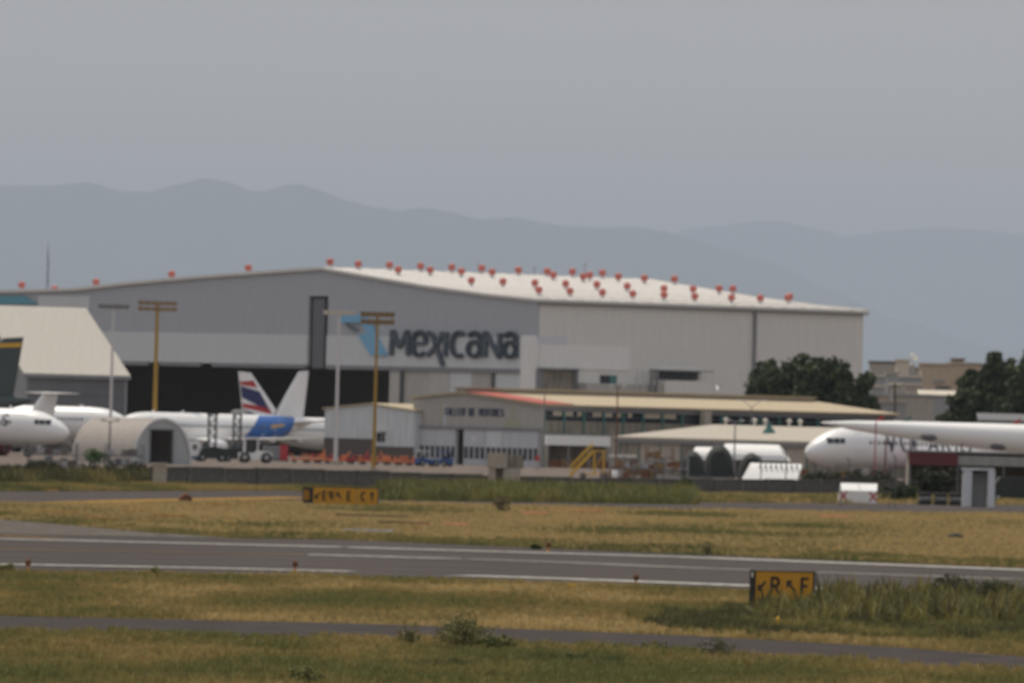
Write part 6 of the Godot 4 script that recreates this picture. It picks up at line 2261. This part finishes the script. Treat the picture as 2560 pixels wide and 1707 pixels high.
	obj("housing", st, mats.rust_brown, o)
	st = S()
	tube(st, Vector3(0, 0.36, 0), Vector3(0, 0.48, 0), 0.09, 0.07, 10)
	obj("cap", st, mats.orange_paint, o)
	# orange painted slabs in the grass on the left, and strips further right
	var where := ["left of the group", "upper of the pair in the middle", "lower of the pair in the middle", "rightmost and longest of the left group", "in the middle near the runway", "small pale one nearest the runway", "just below the taxiway", "on the far verge of the taxiway", "second along the taxiway edge"]
	var slabs := [[150, 1283, 1.9], [342, 1270, 1.9], [336, 1280, 1.3], [424, 1292, 1.7], [254, 1299, 1.6], [362, 1307, 0.9], [545, 1264, 1.4], [124, 1228, 1.0], [622, 1259, 1.2]]
	for k in slabs.size():
		var s: Array = slabs[k]
		st = S()
		box(st, Vector3(0, 0.06, 0), Vector3(s[2], 0.16, 1.0))
		var m := obj("painted_slab", st, mats.orange_slab)
		m.position = on_ground(s[0], s[1])
		m.rotation.y = 0.1 * sin(k * 3.0)
		tag(m, "orange painted concrete slab in the dry grass, %s" % where[k], "concrete slab", "orange slabs in the grass")
	var strips := [[1440, 1279, 3.0, "orange_strip", "long orange plastic strip lying in the dry grass right of centre"], [1335, 1286, 1.4, "orange_strip", "short faded orange strip lying left of the long orange one"], [1040, 1313, 1.6, "orange_strip", "orange strip beside a dark pipe in the grass left of centre"], [1140, 1315, 1.2, "orange_strip", "short orange strip in the grass below the kiosk"], [2085, 1294, 1.6, "orange_strip", "orange strip in the grass below the white crossed box"], [920, 1332, 2.2, "line_white", "white painted strip lying in the grass by the runway"], [930, 1299, 3.6, "bark", "long dark pipe lying in the dry grass below the long sign"], [1010, 1317, 2.4, "bark", "short dark pipe lying in the grass beside an orange strip"]]
	for s in strips:
		st = S()
		if s[3] == "bark": tube(st, Vector3(-s[2] / 2, 0.22, 0), Vector3(s[2] / 2, 0.22, 0), 0.035, 0.035, 8)
		else:
			prism(st, [Vector2(-0.22, 0.06), Vector2(-0.16, 0.17), Vector2(0.16, 0.17), Vector2(0.22, 0.06)], -s[2] / 2, s[2] / 2, func(u, v, d): return Vector3(d, v, u))
		var m := obj("ground_strip" if s[3] != "bark" else "ground_pipe", st, mats[s[3]])
		m.position = on_ground(s[0], s[1])
		m.rotation.y = -0.05
		tag(m, s[4], "strip" if s[3] != "bark" else "pipe")
	st = S()
	rng.seed = 77
	var ring := []
	for k in 5:
		ring.append(circle(Vector3(-0.4 + k * 0.2, 0.1, 0), Vector3(0, [0.03, 0.14, 0.17, 0.12, 0.03][k], 0), Vector3(0, 0, [0.05, 0.2, 0.24, 0.18, 0.04][k]), 9))
	loft(st, ring)
	var rock := obj("dark_rock", st, mats.tarp_dark)
	rock.position = on_ground(2390, 1345)
	rock.scale = Vector3.ONE * 0.95
	tag(rock, "dark rock lying alone in the dry grass at the right", "rock")
	# bird in flight
	o = thing("bird", "white bird with raised wing flying before the trees", "bird", at(1797, 975, 1180.0), 0.4)
	st = S()
	loft(st, [circle(Vector3(0.34, 0.02, 0), Vector3(0, 0.02, 0), Vector3(0, 0, 0.02), 8), circle(Vector3(0.2, 0.03, 0), Vector3(0, 0.04, 0), Vector3(0, 0, 0.04), 8), circle(Vector3(0.02, 0, 0), Vector3(0, 0.09, 0), Vector3(0, 0, 0.09), 8), circle(Vector3(-0.2, -0.02, 0), Vector3(0, 0.06, 0), Vector3(0, 0, 0.07), 8), circle(Vector3(-0.4, -0.02, 0), Vector3(0, 0.01, 0), Vector3(0, 0, 0.09), 8)])
	obj("body", st, mats.bird_white, o)
	for sd in [-1.0, 1.0]:
		st = S()
		loft(st, [foil(Vector3(0.12, 0.05, sd * 0.06), Vector3(-0.14, 0.05, sd * 0.06), Vector3(0, 0.03, 0)), foil(Vector3(0.16, 0.3, sd * 0.36), Vector3(-0.08, 0.3, sd * 0.36), Vector3(0, 0.02, 0)), foil(Vector3(-0.02, 0.5, sd * 0.66), Vector3(-0.1, 0.5, sd * 0.68), Vector3(0, 0.01, 0))])
		obj("wing", st, mats.bird_white, o)
	# bushes and weeds that can be told apart
	var olive := Color(0.10, 0.105, 0.036)
	var olive2 := Color(0.28, 0.25, 0.09)
	shrub("large bushy weed standing by the service road in the centre foreground", on_ground(1165, 1624), 1.35, 0.92, 3600, 0.022, olive, olive2, 101)
	shrub("lower dense green part of the bush right of the large weed", on_ground(1235, 1628), 0.8, 0.36, 1200, 0.03, Color(0.06, 0.085, 0.02), Color(0.2, 0.2, 0.05), 102)
	shrub("tall thin weed stalk left of the large bush", on_ground(1025, 1612), 0.3, 0.5, 500, 0.025, olive, olive2, 103)
	shrub("dark weed leaning over the service road right of centre", on_ground(1635, 1630), 0.7, 0.26, 500, 0.022, olive, olive2, 104)
	shrub("spiky grey weed on the near edge of the service road at the right", on_ground(1795, 1640), 0.7, 0.45, 450, 0.022, olive, Color(0.12, 0.11, 0.06), 105)
	shrub("dark green bush at the bottom edge left of centre", on_ground(775, 1716), 1.0, 0.36, 900, 0.024, Color(0.09, 0.105, 0.03), Color(0.22, 0.21, 0.06), 106)
	shrub("small dark green tuft pair at the bottom right of centre, left one", on_ground(1445, 1658), 0.4, 0.22, 700, 0.025, Color(0.05, 0.085, 0.025), Color(0.12, 0.16, 0.05), 107)
	shrub("small dark green tuft pair at the bottom right of centre, right one", on_ground(1525, 1662), 0.4, 0.2, 700, 0.025, Color(0.05, 0.085, 0.025), Color(0.12, 0.16, 0.05), 108)
	shrub("small dark bush on the far verge of the runway", on_ground(1341, 1374), 0.4, 0.22, 400, 0.035, Color(0.02, 0.04, 0.012), Color(0.06, 0.09, 0.025), 109)
	shrub("low dark bush on the near runway edge at the far left", on_ground(15, 1432), 0.5, 0.3, 600, 0.03, olive, olive2, 110)
	shrub("low dark bush on the near runway edge left of centre", on_ground(387, 1438), 0.45, 0.28, 600, 0.03, olive, olive2, 111)
	shrub("thin dark weed standing alone in the grass right of the far runway edge", on_ground(1768, 1388), 0.3, 0.6, 400, 0.03, olive, olive2, 112)
	shrub("tall dark brown weed at the right edge by the runway", on_ground(2375, 1510), 0.8, 0.85, 1500, 0.035, Color(0.035, 0.042, 0.016), Color(0.12, 0.115, 0.045), 113)
	shrub("tallest dark weed clump at the right edge of the frame", on_ground(2500, 1520), 1.4, 1.0, 2600, 0.035, Color(0.035, 0.042, 0.016), Color(0.12, 0.115, 0.045), 114)
	shrub("thin brown weed in front of the tall grass by the kiosk", on_ground(1255, 1282), 1.2, 1.0, 700, 0.04, Color(0.08, 0.07, 0.03), Color(0.2, 0.16, 0.07), 115)
	# scrub and rubble along the left end of the boundary
	var side_words := ["at the far left", "second from the left", "below the airliner nose", "left of the arched hut", "below the hut corner", "beside the concrete block"]
	var xs := [20.0, 85.0, 150.0, 220.0, 290.0, 350.0]
	for k in 6:
		shrub("low dark scrub along the taxiway verge, %s" % side_words[k], ground_x(xs[k], 800.0 + 14.0 * (k % 3)), 3.6, 1.2 + 0.3 * (k % 2), 2600, 0.085, Color(0.025, 0.03, 0.015), Color(0.10, 0.095, 0.05), 130 + k, "scrub", "scrub along the taxiway verge")
	shrub("bright green bush on the apron edge before the arched hut", ground_x(240, 1105), 2.6, 1.7, 1300, 0.1, Color(0.05, 0.09, 0.03), Color(0.2, 0.3, 0.12), 140)
	crate_stack("jumbled grey ground equipment rack before the airliner nose at the left", 130, 1060, 4.6, 2, mats.mid_grey, mats.dark_trim, 41)
	crate_stack("jumbled grey ground equipment rack left of the arched hut doorway", 310, 1085, 3.6, 2, mats.hall_pale, mats.dark_trim, 42)
	crate_stack("low dark equipment rack by the concrete block", 195, 985, 5.0, 1, mats.hall_grey, mats.dark_trim, 43)

# ---------------------------------------------------------------- grass
func tuft_mesh(blades: int, spread: float, sd: int) -> ArrayMesh:
	rng.seed = sd
	var st := SurfaceTool.new()
	st.begin(Mesh.PRIMITIVE_TRIANGLES)
	st.set_smooth_group(-1)
	for k in blades:
		var a := rng.randf() * TAU
		var base := Vector3(cos(a), 0, sin(a)) * spread * sqrt(rng.randf())
		var lean := Vector3(rng.randfn(), 0, rng.randfn()) * 0.28
		var h := rng.randf_range(0.55, 1.0)
		var w := Vector3(rng.randfn(), 0, rng.randfn()).normalized() * 0.035
		var mid := base + Vector3(0, h * 0.6, 0) + lean * 0.4
		var tip := base + Vector3(0, h, 0) + lean
		for p in [base - w, mid - w * 0.7, mid + w * 0.7, base - w, mid + w * 0.7, base + w, mid - w * 0.7, tip, mid + w * 0.7]: st.add_vertex(p)
	st.generate_normals()
	return st.commit()

func inside(poly: PackedVector2Array, x: float, d: float) -> bool:
	return Geometry2D.is_point_in_polygon(Vector2(x, d), poly)

func meadow(called: String, label: String, marks: Array, count: int, hgt: Vector2, tones: Array, patch_size: float, sd: int, mesh: ArrayMesh, thin := 0.0):
	# grass tufts over a field outlined by marks on the ground; colour follows patches of dry and green growth
	var poly := PackedVector2Array()
	for m in marks:
		var p := on_ground(m.x, m.y)
		poly.append(Vector2(p.x, p.z))
	var lo := poly[0]
	var hi := poly[0]
	for p in poly:
		lo = lo.min(p)
		hi = hi.max(p)
	var n := FastNoiseLite.new()
	n.seed = sd
	n.frequency = 1.0 / patch_size
	n.fractal_octaves = 4
	var n2 := FastNoiseLite.new()
	n2.seed = sd + 1
	n2.frequency = 2.4 / patch_size
	rng.seed = sd
	var where: Array[Transform3D] = []
	var cols: Array[Color] = []
	var tries := 0
	while where.size() < count and tries < count * 4:
		tries += 1
		var q := Vector2(rng.randf_range(lo.x, hi.x), rng.randf_range(lo.y, hi.y))
		if not Geometry2D.is_point_in_polygon(q, poly): continue
		var k := n.get_noise_2d(q.x * 1.3, q.y * 0.32) * 1.4
		if thin > 0.0 and k < -0.25 and rng.randf() < thin: continue
		var h := rng.randf_range(hgt.x, hgt.y) * (1.0 + 0.9 * n2.get_noise_2d(q.x, q.y))
		var b := Basis(Vector3.UP, rng.randf() * TAU).scaled(Vector3(h * 1.1, h, h * 1.1))
		where.append(Transform3D(b, Vector3(q.x, 0, q.y)))
		var t := clampf(0.5 + k * 0.9 + rng.randfn() * 0.2, 0.0, 1.0) * (tones.size() - 1)
		var i := mini(int(t), tones.size() - 2)
		var c: Color = tones[i].lerp(tones[i + 1], t - i)
		cols.append(c * rng.randf_range(0.82, 1.18))
	var mm := MultiMesh.new()
	mm.transform_format = MultiMesh.TRANSFORM_3D
	mm.use_colors = true
	mm.mesh = mesh
	mm.instance_count = where.size()
	for i in where.size():
		mm.set_instance_transform(i, where[i])
		mm.set_instance_color(i, cols[i])
	var o := MultiMeshInstance3D.new()
	o.name = numbered(called)
	o.multimesh = mm
	o.material_override = mats.blade
	add_child(o)
	tag(o, label, "grass", "", "stuff")

func build_grass():
	var straw := Color(0.62, 0.47, 0.21)
	var dry := Color(0.42, 0.315, 0.12)
	var olive := Color(0.29, 0.245, 0.078)
	var green := Color(0.185, 0.195, 0.058)
	var deep := Color(0.11, 0.115, 0.036)
	var dusk := Color(0.082, 0.078, 0.03)
	var t1 := tuft_mesh(12, 0.42, 1)
	var t2 := tuft_mesh(9, 0.3, 2)
	meadow("near_grass", "green and dry grass in front of the service road", [Vector2(-60, 1580), Vector2(860, 1594), Vector2(1280, 1608), Vector2(1720, 1628), Vector2(2250, 1660), Vector2(2640, 1687), Vector2(2640, 1800), Vector2(-60, 1800)], 26000, Vector2(0.07, 0.2), [dry, olive, olive, green, green], 9.0, 11, t1)
	meadow("middle_grass", "dry olive grass between the service road and the runway", [Vector2(-60, 1429), Vector2(860, 1442), Vector2(1720, 1471), Vector2(2640, 1503), Vector2(2640, 1648), Vector2(2250, 1620), Vector2(1720, 1591), Vector2(1280, 1574), Vector2(860, 1560), Vector2(-60, 1541)], 42000, Vector2(0.06, 0.18), [straw, dry, dry, olive, olive, green], 14.0, 12, t1)
	meadow("far_grass", "golden dry grass between the runway and the taxiway", [Vector2(-60, 1262), Vector2(700, 1252), Vector2(1000, 1255), Vector2(1720, 1274), Vector2(2640, 1286), Vector2(2640, 1422), Vector2(1720, 1385), Vector2(860, 1349), Vector2(560, 1345), Vector2(290, 1325), Vector2(-60, 1296)], 60000, Vector2(0.07, 0.2), [straw, straw, dry, straw, straw, olive, green], 30.0, 13, t1)
	meadow("verge_grass", "green verge growing along the far edge of the runway", [Vector2(60, 1303), Vector2(290, 1318), Vector2(560, 1336), Vector2(860, 1339), Vector2(1720, 1370), Vector2(2640, 1408), Vector2(2640, 1424), Vector2(1720, 1387), Vector2(860, 1351), Vector2(560, 1347), Vector2(290, 1327)], 9000, Vector2(0.08, 0.24), [dry, olive, green, olive, green, deep], 12.0, 14, t1, 0.7)
	meadow("verge_grass", "dry verge between the taxiway and the boundary wall", [Vector2(-60, 1216), Vector2(380, 1214), Vector2(960, 1226), Vector2(960, 1235), Vector2(700, 1227), Vector2(-60, 1229)], 16000, Vector2(0.12, 0.4), [dry, olive, green, deep], 16.0, 15, t1)
	meadow("verge_grass", "dry verge with weeds along the right stretch of the boundary wall", [Vector2(1700, 1236), Vector2(2060, 1240), Vector2(2640, 1248), Vector2(2640, 1262), Vector2(2060, 1258), Vector2(1700, 1255)], 5000, Vector2(0.1, 0.4), [straw, dry, olive, green], 10.0, 16, t1, 0.6)
	meadow("tall_grass", "tall green grass in front of the boundary wall and the concrete kiosk", [Vector2(940, 1228), Vector2(1200, 1229), Vector2(1740, 1243), Vector2(1740, 1262), Vector2(1300, 1256), Vector2(960, 1251)], 9000, Vector2(0.4, 1.05), [deep, green, green, olive, Color(0.13, 0.16, 0.045)], 5.0, 17, t2)
	meadow("tall_weeds", "tall dark weeds around and right of the near yellow sign", [Vector2(1890, 1536), Vector2(2060, 1524), Vector2(2060, 1500), Vector2(2640, 1512), Vector2(2640, 1568), Vector2(2050, 1572), Vector2(1890, 1556)], 3000, Vector2(0.12, 0.72), [dusk, deep, olive, green, dusk], 2.2, 18, t2, 0.75)
	meadow("bank_scrub", "low dark green scrub along the far verge of the taxiway at the left", [Vector2(-60, 1204), Vector2(390, 1204), Vector2(390, 1213), Vector2(-60, 1217)], 5000, Vector2(0.4, 1.1), [dusk, dusk, deep, dusk, olive], 7.0, 23, t2)
	meadow("green_weeds", "green weeds spreading from the near sign down to the service road", [Vector2(1560, 1540), Vector2(1880, 1528), Vector2(2640, 1560), Vector2(2640, 1600), Vector2(2250, 1600), Vector2(1700, 1586)], 9000, Vector2(0.12, 0.3), [olive, green, deep, dusk, deep], 5.0, 19, t1)
	meadow("green_patch", "patch of fresh green grass below the large weed in the foreground", [Vector2(900, 1624), Vector2(1300, 1634), Vector2(1500, 1650), Vector2(1560, 1690), Vector2(900, 1690)], 4000, Vector2(0.08, 0.2), [olive, green, green, deep], 4.0, 20, t1)
